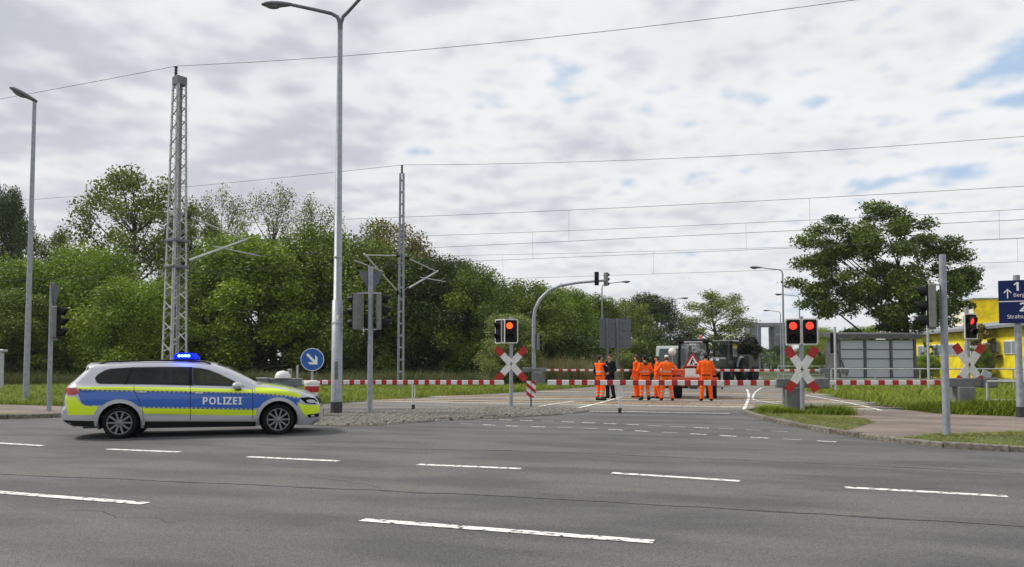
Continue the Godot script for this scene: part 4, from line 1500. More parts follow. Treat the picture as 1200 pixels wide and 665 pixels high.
func ladder_mast() -> void:
	var t := thing("ladder_mast", "slim grey ladder mast of two channels among the trees", "mast", P(-5.72, 39.5), 0.1)
	var h := 11.3
	for s in [-1.0, 1.0]:
		var st := mb()
		var a := Vector3(s * 0.15, -0.1, 0)
		var b := Vector3(s * 0.10, h, 0)
		for q in [[0.0, 0.018, 0.16], [-s * 0.02, 0.05, 0.012]]:
			var pa := []
			var pb := []
			for c in [[-1, -1], [1, -1], [1, 1], [-1, 1]]:
				var o := Vector3(q[0] + c[0] * (q[1] + 0.01), 0, c[1] * q[2] / 2.0)
				pa.append(a + o); pb.append(b + o)
			for i in 4: oquad(st, pa[i], pa[(i + 1) % 4], pb[(i + 1) % 4], pb[i], (a + b) / 2.0 + Vector3(q[0], 0, 0))
			oquad(st, pb[0], pb[1], pb[2], pb[3], a)
		part(st, "channel", M.zinc, t)
	var y := 0.4
	while y < h:
		box_part("rung", M.zinc, t, Vector3(0, y, 0), Vector3(lerpf(0.26, 0.17, y / h), 0.10, 0.06))
		y += 0.62
	insulator(t, Vector3(0, h, 0), Vector3(0, h + 0.45, 0))

func wire_part(parent: Node, called: String, pts: Array, r: float) -> void:
	var st := mb()
	sweep(st, pts, [r], 5, false)
	part(st, called, M.wire, parent)

func sag(a: Vector3, b: Vector3, drop: float, n := 14) -> Array:
	var q := []
	for k in n + 1:
		var t := float(k) / n
		q.append(a.lerp(b, t) - Vector3(0, drop * 4.0 * t * (1.0 - t), 0))
	return q

func make_wires() -> void:
	# feeder wires on the mast tops
	var f1 := thing("feeder_wire", "single overhead wire from the lattice mast top across the sky", "wire", Vector3.ZERO, 0.0, "overhead wires")
	var top1 := P(-12.9, 29.0, 12.85)
	insulator(f1, P(-12.9, 29.0, 12.3), top1)
	wire_part(f1, "wire", sag(top1, P(33.0, 14.8, 13.4), 1.1), 0.009)
	wire_part(f1, "wire", sag(P(-62.0, 45.5, 13.0), top1, 0.5), 0.009)
	var f2 := thing("feeder_wire", "single overhead wire resting on the slim ladder mast", "wire", Vector3.ZERO, 0.0, "overhead wires")
	var top2 := P(-5.72, 39.5, 11.75)
	wire_part(f2, "wire", sag(top2, P(48.0, 24.5, 12.4), 1.1), 0.010)
	wire_part(f2, "wire", sag(P(-60.0, 56.5, 12.4), top2, 0.5), 0.010)
	# catenary of each track
	var lab := ["overhead line pair above the front track, highest of the three", "overhead line pair above the middle track", "overhead line pair above the rear track, lowest of the three"]
	for t in 3:
		var c := thing("overhead_line", lab[t], "overhead line", Vector3.ZERO, 0.0, "overhead lines of the tracks")
		var v: float = TRACK_V[t]
		var masts := [-70.0, [-20.6, -24.0, -18.3][t], 38.0, 95.0]
		for k in 3:
			var a := uv(masts[k], v)
			var b := uv(masts[k + 1], v)
			var ma := P(a.x, a.y, 7.45)
			var m_b := P(b.x, b.y, 7.45)
			var mes := sag(ma, m_b, 0.42)
			wire_part(c, "messenger_wire", mes, 0.0075)
			wire_part(c, "contact_wire", sag(P(a.x, a.y, 6.0), P(b.x, b.y, 6.0), 0.03), 0.0075)
			var n := 7
			for i in range(1, n):
				var f := (i - 0.3) / float(n)
				var top := ma.lerp(m_b, f) - Vector3(0, 0.42 * 4.0 * f * (1.0 - f), 0)
				if absf(top.x) < 45.0:
					wire_part(c, "dropper", [top, Vector3(top.x, 6.0 - 0.12 * f * (1.0 - f), top.z)], 0.0045)
	cantilever("cantilever arm reaching from the lattice mast over the front track", P(-12.75, 29.0), P(-11.3, 32.6), 7.15, 5.25, 6.0)
	cantilever("cantilever arm on the ladder mast reaching back over the rear track", P(-5.72, 39.5), P(-4.1, 42.3), 6.95, 5.2, 5.9)
	cantilever("cantilever arm on the ladder mast reaching forward over the middle track", P(-5.72, 39.5), P(-6.9, 35.6), 6.95, 5.0, 6.0)

func lamp_head(parent: Node, at: Vector3, dir: Vector3, size: float) -> void:
	# flattened drop-shaped luminaire; dir points from the arm to the nose
	var fr := frame_of(dir)
	var s: Vector3 = fr[0]
	var up := s.cross(dir).normalized()
	if up.y < 0.0: up = -up
	var st := mb()
	var x := Transform3D(Basis(s * 0.62, dir, up * 0.40), at)
	lathe(st, [Vector2(0.0, -0.02), Vector2(0.10, 0.0), Vector2(0.16, 0.15), Vector2(0.22, 0.40), Vector2(0.24, 0.62), Vector2(0.19, 0.84), Vector2(0.10, 0.95), Vector2(0.0, 0.98)].map(func(p): return p * size), 14, x)
	var h := part(st, "lamp_head", M.zinc_dark, parent)
	st = mb()
	var c := at + dir * 0.60 * size - up * 0.085 * size
	lathe(st, [Vector2(0.0, -0.055), Vector2(0.10, -0.045), Vector2(0.17, -0.012), Vector2(0.19, 0.012)].map(func(p): return p * size), 14, Transform3D(Basis(s * 0.8, up, dir * 1.25), c))
	part(st, "lamp_cover", M.weathered_plastic, h)

func arm_lamp(label: String, x: float, d: float, h: float, reach: float, r: float, size := 0.8, lean := 0.0) -> void:
	var t := thing("street_lamp", label, "street lamp", P(x, d), 0.0, "street lamps")
	var sg := signf(reach)
	var top := h - 0.45
	tube_part("pole", M.zinc, t, Vector3(0, -0.1, 0), Vector3(lean, top, 0), r, r * 0.6, 10)
	var st := mb()
	sweep(st, [Vector3(lean, top - 0.02, 0), Vector3(lean + sg * 0.03, top + 0.2, 0), Vector3(lean + sg * 0.22, h - 0.1, 0), Vector3(lean + reach * 0.5, h, 0), Vector3(lean + reach * 0.75, h + 0.08, 0)], [r * 0.55, r * 0.5, r * 0.45, r * 0.4, r * 0.4], 8)
	part(st, "arm", M.zinc, t)
	lamp_head(t, Vector3(lean + reach * 0.72, h + 0.08, 0), Vector3(sg, 0.03, 0).normalized(), size)

func make_lamps() -> void:
	# short-armed lamp at the left
	var t := thing("street_lamp", "tall plain street lamp at the far left with a head tilted up", "street lamp", P(-18.38, 29.1), 0.0, "street lamps")
	tube_part("pole", M.zinc, t, Vector3(0, -0.1, 0), Vector3(0.02, 11.55, 0), 0.11, 0.065, 12)
	box_part("foot", M.dark_plastic, t, Vector3(0, 0.05, 0), Vector3(0.42, 0.16, 0.42), 0.05)
	lamp_head(t, Vector3(0.12, 11.5, 0), Vector3(-0.80, 0.42, 0.35).normalized(), 1.05)
	# twin-armed lamp
	t = thing("street_lamp", "tall twin arm street lamp standing on the cobbled island", "street lamp", P(-4.88, 21.4), 0.0, "street lamps")
	var st := mb()
	sweep(st, [Vector3(0, 0.0, 0), Vector3(0, 3.2, 0), Vector3(0, 3.21, 0), Vector3(0, 10.9, 0)], [0.155, 0.145, 0.115, 0.07], 14)
	part(st, "pole", M.zinc, t)
	tube_part("base_sleeve", M.dark_plastic, t, Vector3(0, 0.06, 0), Vector3(0, 0.38, 0), 0.163, 0.163, 14)
	for y in [2.55, 4.4]: tube_part("clamp_band", M.zinc_pale, t, Vector3(0, y, 0), Vector3(0, y + 0.04, 0), 0.158 if y < 3.0 else 0.118, -1.0, 14)
	box_part("sticker", M.sign_white, t, Vector3(0.03, 2.72, 0.146), Vector3(0.07, 0.12, 0.006))
	box_part("service_door", M.zinc_dark, t, Vector3(0.02, 1.25, 0.148), Vector3(0.10, 0.5, 0.012), 0.003)
	st = mb()
	sweep(st, [Vector3(0, 10.85, 0), Vector3(-0.01, 11.1, 0), Vector3(-0.08, 11.28, 0), Vector3(-0.25, 11.38, 0.0), Vector3(-0.8, 11.5, 0.02), Vector3(-1.42, 11.62, 0.05)], [0.07, 0.065, 0.055, 0.05, 0.048, 0.045], 10)
	part(st, "arm", M.zinc_dark, t)
	lamp_head(t, Vector3(-1.36, 11.62, 0.05), Vector3(-1, -0.02, 0.06).normalized(), 0.88)
	st = mb()
	sweep(st, [Vector3(0, 10.85, 0), Vector3(0.01, 11.1, 0), Vector3(0.08, 11.28, 0.02), Vector3(0.22, 11.4, 0.05), Vector3(0.6, 11.65, 0.3), Vector3(1.15, 11.95, 0.75)], [0.07, 0.065, 0.055, 0.05, 0.048, 0.045], 10)
	part(st, "arm", M.zinc_dark, t)
	lamp_head(t, Vector3(1.10, 11.92, 0.70), Vector3(0.8, 0.25, 0.6).normalized(), 0.88)
	# lamps down the street
	arm_lamp("tall street lamp rising behind the twin red signals", 21.6, 61.0, 9.0, -2.3, 0.10, 1.0)
	arm_lamp("second street lamp beyond the twin red signals", 31.9, 85.0, 9.0, -2.4, 0.10, 1.0)
	arm_lamp("third street lamp down the street, beside the gateway building", 38.9, 111.0, 9.0, -2.1, 0.10, 1.0)
	arm_lamp("farthest street lamp left of the gateway building", 42.6, 133.0, 9.0, -2.4, 0.10, 1.0)
	arm_lamp("street lamp on a thin pole behind the road sign board", 8.0, 68.0, 8.6, 2.3, 0.09, 0.9)
	arm_lamp("leaning street lamp above the pale van", 18.9, 90.0, 9.0, 2.2, 0.10, 1.0, -0.7)

# ---------------------------------------------------------------- signals, barriers, signs
func yaw_of(x: float, d: float) -> float:          # turn that makes local +z point along (x, depth)
	return atan2(x, -d)

func visor(st: SurfaceTool, c: Vector3, r: float, l: float) -> void:      # open hood towards +z
	st.set_smooth_group(1)
	var n := 12
	for k in n:
		var a := lerpf(-0.75, PI + 0.75, float(k) / n)
		var b := lerpf(-0.75, PI + 0.75, float(k + 1) / n)
		var la := l * lerpf(0.45, 1.0, smoothstep(-0.75, PI / 2, a) if a < PI / 2 else smoothstep(PI + 0.75, PI / 2, a))
		var lb := l * lerpf(0.45, 1.0, smoothstep(-0.75, PI / 2, b) if b < PI / 2 else smoothstep(PI + 0.75, PI / 2, b))
		var pa := c + Vector3(cos(a), sin(a), 0) * r
		var pb := c + Vector3(cos(b), sin(b), 0) * r
		oquad(st, pa, pb, pb + Vector3(0, -0.02, lb), pa + Vector3(0, -0.02, la), c)
	st.set_smooth_group(-1)

func signal_head(parent: Node, at: Vector3, turn: float, h: float, lenses := 3, back := "weathered_plastic") -> Node3D:
	var n := Node3D.new()
	n.name = "signal_head"
	parent.add_child(n, true)
	n.position = at
	n.rotation.y = turn
	var w := h / lenses * 0.98
	box_part("housing", M[back], n, Vector3(0, 0, -0.03), Vector3(w, h, 0.14), 0.02)
	box_part("front_plate", M.black_plastic, n, Vector3(0, 0, 0.05), Vector3(w * 0.96, h * 0.98, 0.03), 0.008)
	for k in lenses:
		var y := (k - (lenses - 1) / 2.0) * h / lenses
		var st := mb()
		visor(st, Vector3(0, y, 0.06), w * 0.40, w * 0.85)
		part(st, "visor", M.black_plastic, n)
		st = mb()
		lathe(st, [Vector2(0.0, 0.03), Vector2(w * 0.2, 0.022), Vector2(w * 0.36, 0.0)], 16, Transform3D(Basis(Vector3.RIGHT, PI / 2), Vector3(0, y, 0.066)))
		part(st, "lens", M.lens_off, n)
	return n

func make_traffic_lights() -> void:
	var g := "traffic lights of the junction"
	var t := thing("traffic_light", "traffic light on a slim pole behind the police car's rear", "traffic light", P(-13.59, 22.6), 0.0, g)
	tube_part("pole", M.zinc, t, Vector3(0, 0, 0), Vector3(0, 3.84, 0), 0.065, 0.06)
	signal_head(t, Vector3(0.17, 2.66, 0), yaw_of(0.98, 0.2), 0.93)
	for y in [2.15, 3.12]: box_part("bracket", M.zinc_pale, t, Vector3(0.09, y, 0), Vector3(0.2, 0.025, 0.04))
	prism_part("sign_back", M.sign_back, t, V2([-0.42, 0.33, 0.42, 0.33, 0.0, -0.38]), 0.012, Transform3D(Basis(Vector3.UP, yaw_of(0.97, 0.25)), Vector3(0.09, 3.45, 0)))
	t = thing("traffic_light", "pole with two signal heads and a triangular sign back on the island", "traffic light", P(-3.97, 21.5), 0.0, g)
	tube_part("pole", M.zinc, t, Vector3(0, 0.0, 0), Vector3(0, 4.18, 0), 0.075, 0.07)
	signal_head(t, Vector3(-0.36, 2.9, 0.05), yaw_of(-0.84, 0.54), 1.02)
	signal_head(t, Vector3(0.27, 2.9, 0), yaw_of(0.98, 0.2), 1.02)
	for y in [2.40, 3.42]: box_part("bracket", M.zinc_pale, t, Vector3(-0.03, y, 0), Vector3(0.62, 0.03, 0.05))
	prism_part("sign_back", M.sign_back, t, V2([-0.36, 0.27, 0.36, 0.27, 0.06, -0.30, -0.06, -0.30]), 0.012, Transform3D(Basis(Vector3.UP, yaw_of(-0.3, 0.95)), Vector3(0.0, 3.78, -0.085)))
	t = thing("traffic_light", "signal head bracketed to the thick pole at the kerb", "traffic light", P(8.41, 14.92), 0.0, g)
	tube_part("pole", M.zinc, t, Vector3(0, 0.05, 0), Vector3(0.0, 3.56, 0), 0.070, 0.064, 14)
	tube_part("pole_cap", M.zinc_dark, t, Vector3(0, 3.56, 0), Vector3(0, 3.575, 0), 0.066, 0.05, 14)
	signal_head(t, Vector3(-0.27, 2.56, 0.03), yaw_of(-0.88, 0.48), 0.86)
	for y in [2.98]: box_part("bracket", M.zinc_pale, t, Vector3(-0.13, y, 0), Vector3(0.26, 0.03, 0.04))
	t = thing("traffic_light", "small dark signal on a thin pole in front of the shelter", "traffic light", P(16.0, 38.0), 0.0, g)
	tube_part("pole", M.zinc_pale, t, Vector3(0, -0.05, 0), Vector3(0, 3.25, 0), 0.06, 0.06)
	signal_head(t, Vector3(0.0, 2.45, -0.16), yaw_of(0.3, 0.95), 1.0, 3, "black_plastic")
	t = thing("thin_pole", "thin grey pole behind the bracketed signal head", "pole", P(20.6, 38.0))
	tube_part("pole", M.zinc_pale, t, Vector3(0, -0.05, 0), Vector3(0, 5.0, 0), 0.06, 0.05)
	tube_part("pole_cap", M.zinc_dark, t, Vector3(0, 5.0, 0), Vector3(0, 5.03, 0), 0.055, 0.04)
	# curved mast over the far lane
	t = thing("signal_mast", "curved mast arm carrying two signal heads over the far lane", "signal mast", P(1.36, 48.0), 0.0, g)
	var st := mb()
	sweep(st, [Vector3(0, -0.1, 0), Vector3(0, 4.2, 0), Vector3(0.08, 4.8, 0), Vector3(0.4, 5.45, 0), Vector3(0.95, 6.0, 0), Vector3(1.7, 6.32, 0), Vector3(2.8, 6.5, 0), Vector3(4.6, 6.65, 0)], [0.14, 0.12, 0.115, 0.11, 0.10, 0.09, 0.08, 0.07], 12)
	part(st, "mast", M.zinc, t)
	signal_head(t, Vector3(3.95, 6.75, 0.05), yaw_of(0.1, 1.0), 0.85, 3, "black_plastic")
	signal_head(t, Vector3(4.55, 6.72, 0.0), yaw_of(0.75, 0.66), 0.85)
	signal_head(t, Vector3(0.27, 2.75, 0.05), yaw_of(0.9, 0.4), 1.0)

func crossbuck_signal(label: String, at: Vector3, turn: float, pole_h: float, board_y: float, buck_y: float, boards: Array, lit: Array, steep := 0.66) -> void:
	var t := thing("crossing_signal", label, "crossing signal", at, turn, "red light signals with crossbucks")
	tube_part("pole", M.zinc, t, Vector3(0, -0.02, 0), Vector3(0, pole_h, 0), 0.062, 0.058, 12)
	var cb := Node3D.new()
	cb.name = "crossbuck"
	t.add_child(cb, true)
	cb.position = Vector3(0, buck_y, 0.09)
	for s in [-1.0, 1.0]:
		var a: float = s * (PI / 2.0 - steep)
		for e in [-1.0, 0.0, 1.0]:
			var x := Transform3D(Basis(Vector3.BACK, a), Vector3(0, 0, 0.009 * s))
			var w := 0.215
			var q := V2([-0.42, -w / 2, 0.42, -w / 2, 0.42, w / 2, -0.42, w / 2])
			if e != 0.0:
				q = V2([e * 0.42, -w / 2, e * 0.71, -w / 2, e * 0.71, w / 2, e * 0.42, w / 2])
			var o := prism_part("white_arm" if e == 0.0 else "red_tip", M.white_paint if e == 0.0 else M.red_paint, cb, q, 0.016, x)
			o.position = Vector3.ZERO
	prism_part("lightning_mark", M.black_plastic, cb, V2([0.02, 0.10, -0.045, -0.015, 0.0, -0.005, -0.02, -0.10, 0.045, 0.02, 0.005, 0.012]), 0.006, Transform3D(Basis.IDENTITY, Vector3(0, 0, 0.022)))
	box_part("clamp", M.zinc_dark, cb, Vector3(0, 0, -0.045), Vector3(0.16, 0.10, 0.05), 0.01)
	for i in boards.size():
		var b: Array = boards[i]      # x, z, turn, width, height
		var n := Node3D.new()
		n.name = "signal_board"
		t.add_child(n, true)
		n.position = Vector3(b[0], board_y, b[1])
		n.rotation.y = b[2]
		prism_part("white_border", M.white_paint, n, round_rect(b[3], b[4], 0.05), 0.03)
		prism_part("black_face", M.black_plastic, n, round_rect(b[3] - 0.07, b[4] - 0.07, 0.04), 0.006, Transform3D(Basis.IDENTITY, Vector3(0, 0, 0.019)))
		box_part("housing", M.black_plastic, n, Vector3(0, 0, -0.07), Vector3(b[3] * 0.7, b[4] * 0.85, 0.11), 0.02)
		for k in [1.0, -1.0]:
			var y: float = k * b[4] * 0.22
			var on: bool = k > 0.0 and lit[i] != ""
			var st := mb()
			var lr: float = 0.105
			lathe(st, [Vector2(0.0, 0.03), Vector2(lr * 0.6, 0.022), Vector2(lr, 0.0)], 20, Transform3D(Basis(Vector3.RIGHT, PI / 2), Vector3(0, y, 0.026)))
			part(st, "lens", M[lit[i]] if on else M.lens_off, n)
			st = mb()
			visor(st, Vector3(0, y, 0.02), lr * 1.12, 0.19)
			part(st, "visor", M.black_plastic, n)
			if on:
				var om := OmniLight3D.new()
				om.name = "lamp_glow"
				om.light_color = Color(1.0, 0.2, 0.08)
				om.light_energy = 0.008
				om.light_size = 0.08
				om.omni_range = 20.0
				om.omni_attenuation = 2.0
				om.shadow_enabled = true
				om.position = Vector3(0, y, 0.15)
				n.add_child(om)

func make_crossing_signals() -> void:
	crossbuck_signal("red light signal with crossbuck standing on the cobbled island", P(-0.03, 25.2), yaw_of(0.0, -1.0), 2.98, 2.50, 1.42, [[-0.05, 0.10, 0.03, 0.56, 0.80], [-0.36, -0.02, yaw_of(-0.8, -0.55), 0.56, 0.80]], ["lens_amber", ""], 0.74)
	crossbuck_signal("twin red light signals with crossbuck on the grass corner", P(8.11, 21.5), yaw_of(-0.30, -0.95), 2.76, 2.33, 1.28, [[0.22, 0.10, -0.05, 0.43, 0.74], [-0.215, 0.10, -0.05, 0.43, 0.74]], ["lens_red", "lens_red"], 0.56)
	crossbuck_signal("single red light signal with crossbuck beside the blue platform sign", P(13.41, 22.6), yaw_of(-0.1, -0.99), 3.1, 2.53, 1.40, [[0.06, 0.10, 0.35, 0.46, 0.76]], ["lens_red"], 0.58)

func barrier(label: String, drive: Vector3, tip: Vector3, y: float, stripe: float, th: float, support: float, pedestal := Vector3(0.5, 0.85, 0.5), group := "red and white crossing barriers") -> Node3D:
	var d := Vector3(tip.x - drive.x, 0, tip.z - drive.z)
	var t := thing("crossing_barrier", label, "barrier", drive, atan2(-d.z, d.x), group)
	var l := d.length()
	# local x runs along the beam
	var st := mb()
	box(st, Vector3((l + 0.45) / 2.0, y, 0), Vector3(l - 0.45, th, 0.07), 0.012)
	part(st, "beam", M.white_paint, t)
	var sleeve := mb()
	box(sleeve, Vector3.ZERO, Vector3(stripe, th + 0.006, 0.076), 0.012)
	var mesh := commit(sleeve, M.red_paint)
	var x := 0.45 + stripe * 1.5
	while x + stripe / 2.0 < l:
		put(mesh, "red_band", t).position = Vector3(x, y, 0)
		x += stripe * 2.0
	box_part("drive_arm", M.barrier_box, t, Vector3(-0.15, y, 0.0), Vector3(1.25, 0.26, 0.22), 0.02)
	box_part("counterweight", M.barrier_box, t, Vector3(-0.75, y, 0.0), Vector3(0.42, 0.30, 0.42), 0.03)
	box_part("drive_housing", M.barrier_box, t, Vector3(0, (y - 0.12) / 2.0, 0.0), Vector3(pedestal.x, y - 0.12, pedestal.z), 0.02)
	if support > 0.0:
		var sx := l * support
		st = mb()
		for s in [-1.0, 1.0]: tube(st, Vector3(sx + s * 0.035, y - th / 2.0, 0), Vector3(sx + s * 0.035, 0.14, 0), 0.018)
		part(st, "drop_support", M.white_paint, t)
		box_part("support_foot", M.dark_plastic, t, Vector3(sx, 0.08, 0), Vector3(0.10, 0.15, 0.06), 0.01)
	return t

func make_barriers() -> void:
	var b := barrier("long lowered barrier between the police car and the island", P(-7.1, 24.3), P(-0.25, 24.0), 0.85, 0.17, 0.135, 0.585)
	var st := mb()
	lathe(st, [Vector2(0.24, 0.0), Vector2(0.23, 0.10), Vector2(0.16, 0.20), Vector2(0, 0.24)], 18, Transform3D(Basis.IDENTITY, Vector3(-0.15, 0.98, 0)))
	part(st, "bell_cover", M.white_paint, b)
	b = barrier("long lowered barrier in front of the group of workers", P(8.0, 21.9), P(1.05, 22.6), 0.885, 0.185, 0.145, 0.70)
	b = barrier("short lowered footpath barrier beside the twin red signals", P(13.2, 22.55), P(8.6, 22.3), 0.885, 0.21, 0.13, 0.0)
	box_part("side_plate", M.zinc_pale, b, Vector3(-0.75, 1.12, 0.0), Vector3(0.3, 0.2, 0.04), 0.01, Basis(Vector3.BACK, 0.4))
	barrier("far lowered barrier starting at the dark drive box by the curved mast", P(1.6, 46.0), P(10.9, 43.2), 1.04, 0.26, 0.12, 0.0, Vector3(0.6, 1.0, 0.6))
	barrier("far lowered barrier on the shelter side behind the tractor", P(17.0, 41.2), P(11.2, 42.6), 1.06, 0.26, 0.12, 0.93, Vector3(0.6, 1.0, 0.6))

func make_signs() -> void:
	# keep-right sign with its bollard
	var t := thing("keep_right_sign", "round blue sign with a white arrow beside the police car's bonnet", "road sign", P(-5.33, 20.5), yaw_of(0.15, -0.98))
	tube_part("post", M.zinc, t, Vector3(0, 0.05, -0.03), Vector3(0, 1.8, -0.03), 0.035)
	prism_part("white_rim", M.sign_white, t, ring_poly(0.305, 40, Vector2(0, 1.55)), 0.010)
	prism_part("blue_disc", M.sign_blue, t, ring_poly(0.287, 40, Vector2(0, 1.55)), 0.006, Transform3D(Basis.IDENTITY, Vector3(0, 0, 0.009)))
	var ax := Transform3D(Basis(Vector3.BACK, -0.80), Vector3(0, 1.55, 0.014))
	prism_part("white_arrow", M.sign_white, t, V2([-0.20, -0.032, 0.07, -0.032, -0.03, -0.135, 0.055, -0.135, 0.19, 0.0, 0.055, 0.135, -0.03, 0.135, 0.07, 0.032, -0.20, 0.032]), 0.005, ax)
	var st := mb()
	lathe(st, [Vector2(0.11, 0.07), Vector2(0.12, 0.35), Vector2(0.20, 0.90), Vector2(0.21, 0.97), Vector2(0.0, 1.0)], 20)
	var bo := part(st, "bollard", M.white_paint, t)
	st = mb()
	for q in [[0.36, 0.52], [0.68, 0.84]]:
		lathe(st, [Vector2(0.124 + (q[0] - 0.35) * 0.145, q[0]), Vector2(0.124 + (q[1] - 0.35) * 0.145, q[1])], 20, Transform3D(Basis(Vector3.BACK, 0.25), Vector3(0.16, 0.0, 0)) if false else Transform3D.IDENTITY)
	part(st, "red_stripe", M.red_paint, bo)
	# red and white marker board
	t = thing("marker_board", "small red and white striped marker board beside the island signal", "marker board", P(0.62, 25.0), yaw_of(0.0, -1.0))
	tube_part("post", M.zinc_dark, t, Vector3(0, -0.02, -0.02), Vector3(0, 0.85, -0.02), 0.03)
	prism_part("white_board", M.white_paint, t, V2([-0.15, 0.33, 0.15, 0.33, 0.15, 0.88, -0.15, 0.88]), 0.012)
	for k in 3:
		var y0 := 0.33 + (k - 0.55) * 0.27
		var poly := Geometry2D.intersect_polygons(PackedVector2Array(V2([-0.15, y0 + 0.25, 0.15, y0, 0.15, y0 + 0.13, -0.15, y0 + 0.38])), PackedVector2Array(V2([-0.15, 0.33, 0.15, 0.33, 0.15, 0.88, -0.15, 0.88])))
		if poly.size(): prism_part("red_stripe", M.red_paint, t, Array(poly[0]), 0.004, Transform3D(Basis.IDENTITY, Vector3(0, 0, 0.009)))
	# platform sign
	t = thing("platform_sign", "dark blue platform sign with white numbers one and two", "sign", P(13.15, 19.9), yaw_of(-0.42, -0.9))
	tube_part("pole", M.zinc, t, Vector3(0, 0.0, -0.10), Vector3(0, 3.75, -0.10), 0.085, 0.08, 14)
	tube_part("base_sleeve", M.dark_plastic, t, Vector3(0, 0.04, -0.10), Vector3(0, 0.32, -0.10), 0.095, 0.095, 14)
	prism_part("blue_panel", M.platform_blue, t, round_rect(1.05, 1.12, 0.02, Vector2(0.10, 3.05)), 0.05)
	box_part("divider", M.sign_white, t, Vector3(0.10, 3.06, 0.027), Vector3(1.05, 0.022, 0.004))
	text_part("1", 0.23, M.sign_white, t, Vector3(-0.015, 3.44, 0.028), "numeral")
	text_part("Bergen", 0.09, M.sign_white, t, Vector3(0.10, 3.22, 0.028), "lettering", false)
	text_part("2", 0.23, M.sign_white, t, Vector3(0.105, 2.90, 0.028), "numeral")
	text_part("Stralsund", 0.095, M.sign_white, t, Vector3(0.03, 2.66, 0.028), "lettering", false)
	prism_part("arrow_mark", M.sign_white, t, V2([-0.012, -0.13, 0.012, -0.13, 0.012, 0.07, 0.075, 0.005, 0.092, 0.022, 0.0, 0.12, -0.092, 0.022, -0.075, 0.005, -0.012, 0.07]), 0.004, Transform3D(Basis.IDENTITY, Vector3(-0.225, 3.27, 0.028)))
	# back of a road sign board
	t = thing("road_sign_board", "grey back of a large road sign board on two posts", "road sign", P(7.0, 52.0), 0.05)
	prism_part("panel", M.sign_back, t, round_rect(2.15, 2.0, 0.08, Vector2(0, 3.48)), 0.03)
	for y in [2.70, 3.2, 3.72, 4.22]: box_part("cross_rail", M.zinc_dark, t, Vector3(0, y, 0.035), Vector3(2.1, 0.06, 0.04), 0.005)
	for x in [-0.55, 0.12]: tube_part("post", M.zinc_dark, t, Vector3(x, -0.05, 0.09), Vector3(x, 4.5, 0.09), 0.08)
	# far small signs
	t = thing("far_road_sign", "small blue direction sign far down the street", "road sign", P(46.2, 140.0), 0.0)
	for x in [-1.0, 1.0]: tube_part("post", M.zinc, t, Vector3(x, -0.1, 0), Vector3(x, 3.4, 0), 0.08)
	box_part("panel", M.sign_blue, t, Vector3(0, 2.7, 0.1), Vector3(2.0, 0.9, 0.06), 0.02)
	# grey post at the frame edge
	t = thing("grey_post", "short pale grey post with a cap at the left frame edge", "post", P(-26.6, 40.0))
	tube_part("shaft", M.zinc_pale, t, Vector3(0, -0.05, 0), Vector3(0, 2.05, 0), 0.14, 0.13)
	box_part("cap", M.zinc_pale, t, Vector3(0, 2.1, 0), Vector3(0.42, 0.14, 0.42), 0.03)
	# fence posts beside the barrier drive
	t = thing("braced_post", "braced concrete post behind the police car's bonnet", "post", P(-8.1, 28.0))
	box_part("post", M.slab_pale, t, Vector3(0, 0.6, 0), Vector3(0.14, 1.3, 0.14), 0.02)
	tube_part("brace", M.zinc_pale, t, Vector3(-0.75, 0.0, 0), Vector3(0, 1.05, 0), 0.045)
	tube_part("wire_post", M.zinc_pale, t, Vector3(0.28, 0, 0), Vector3(0.28, 1.38, 0), 0.035)

func railing(label: String, a: Vector2, b: Vector2, posts: int, heights: Array, r: float) -> void:
	var t := thing("railing", label, "railing", P(a.x, a.y), atan2(b.y - a.y, b.x - a.x), "tubular railings by the platform")
	var l := a.distance_to(b)
	for y in heights: tube_part("rail", M.zinc_pale, t, Vector3(0, y, 0), Vector3(l, y, 0), r)
	for k in posts:
		var x := l * k / (posts - 1)
		tube_part("post", M.zinc_pale, t, Vector3(x, -0.05, 0), Vector3(x, heights[0] - r * 1.05, 0), r)

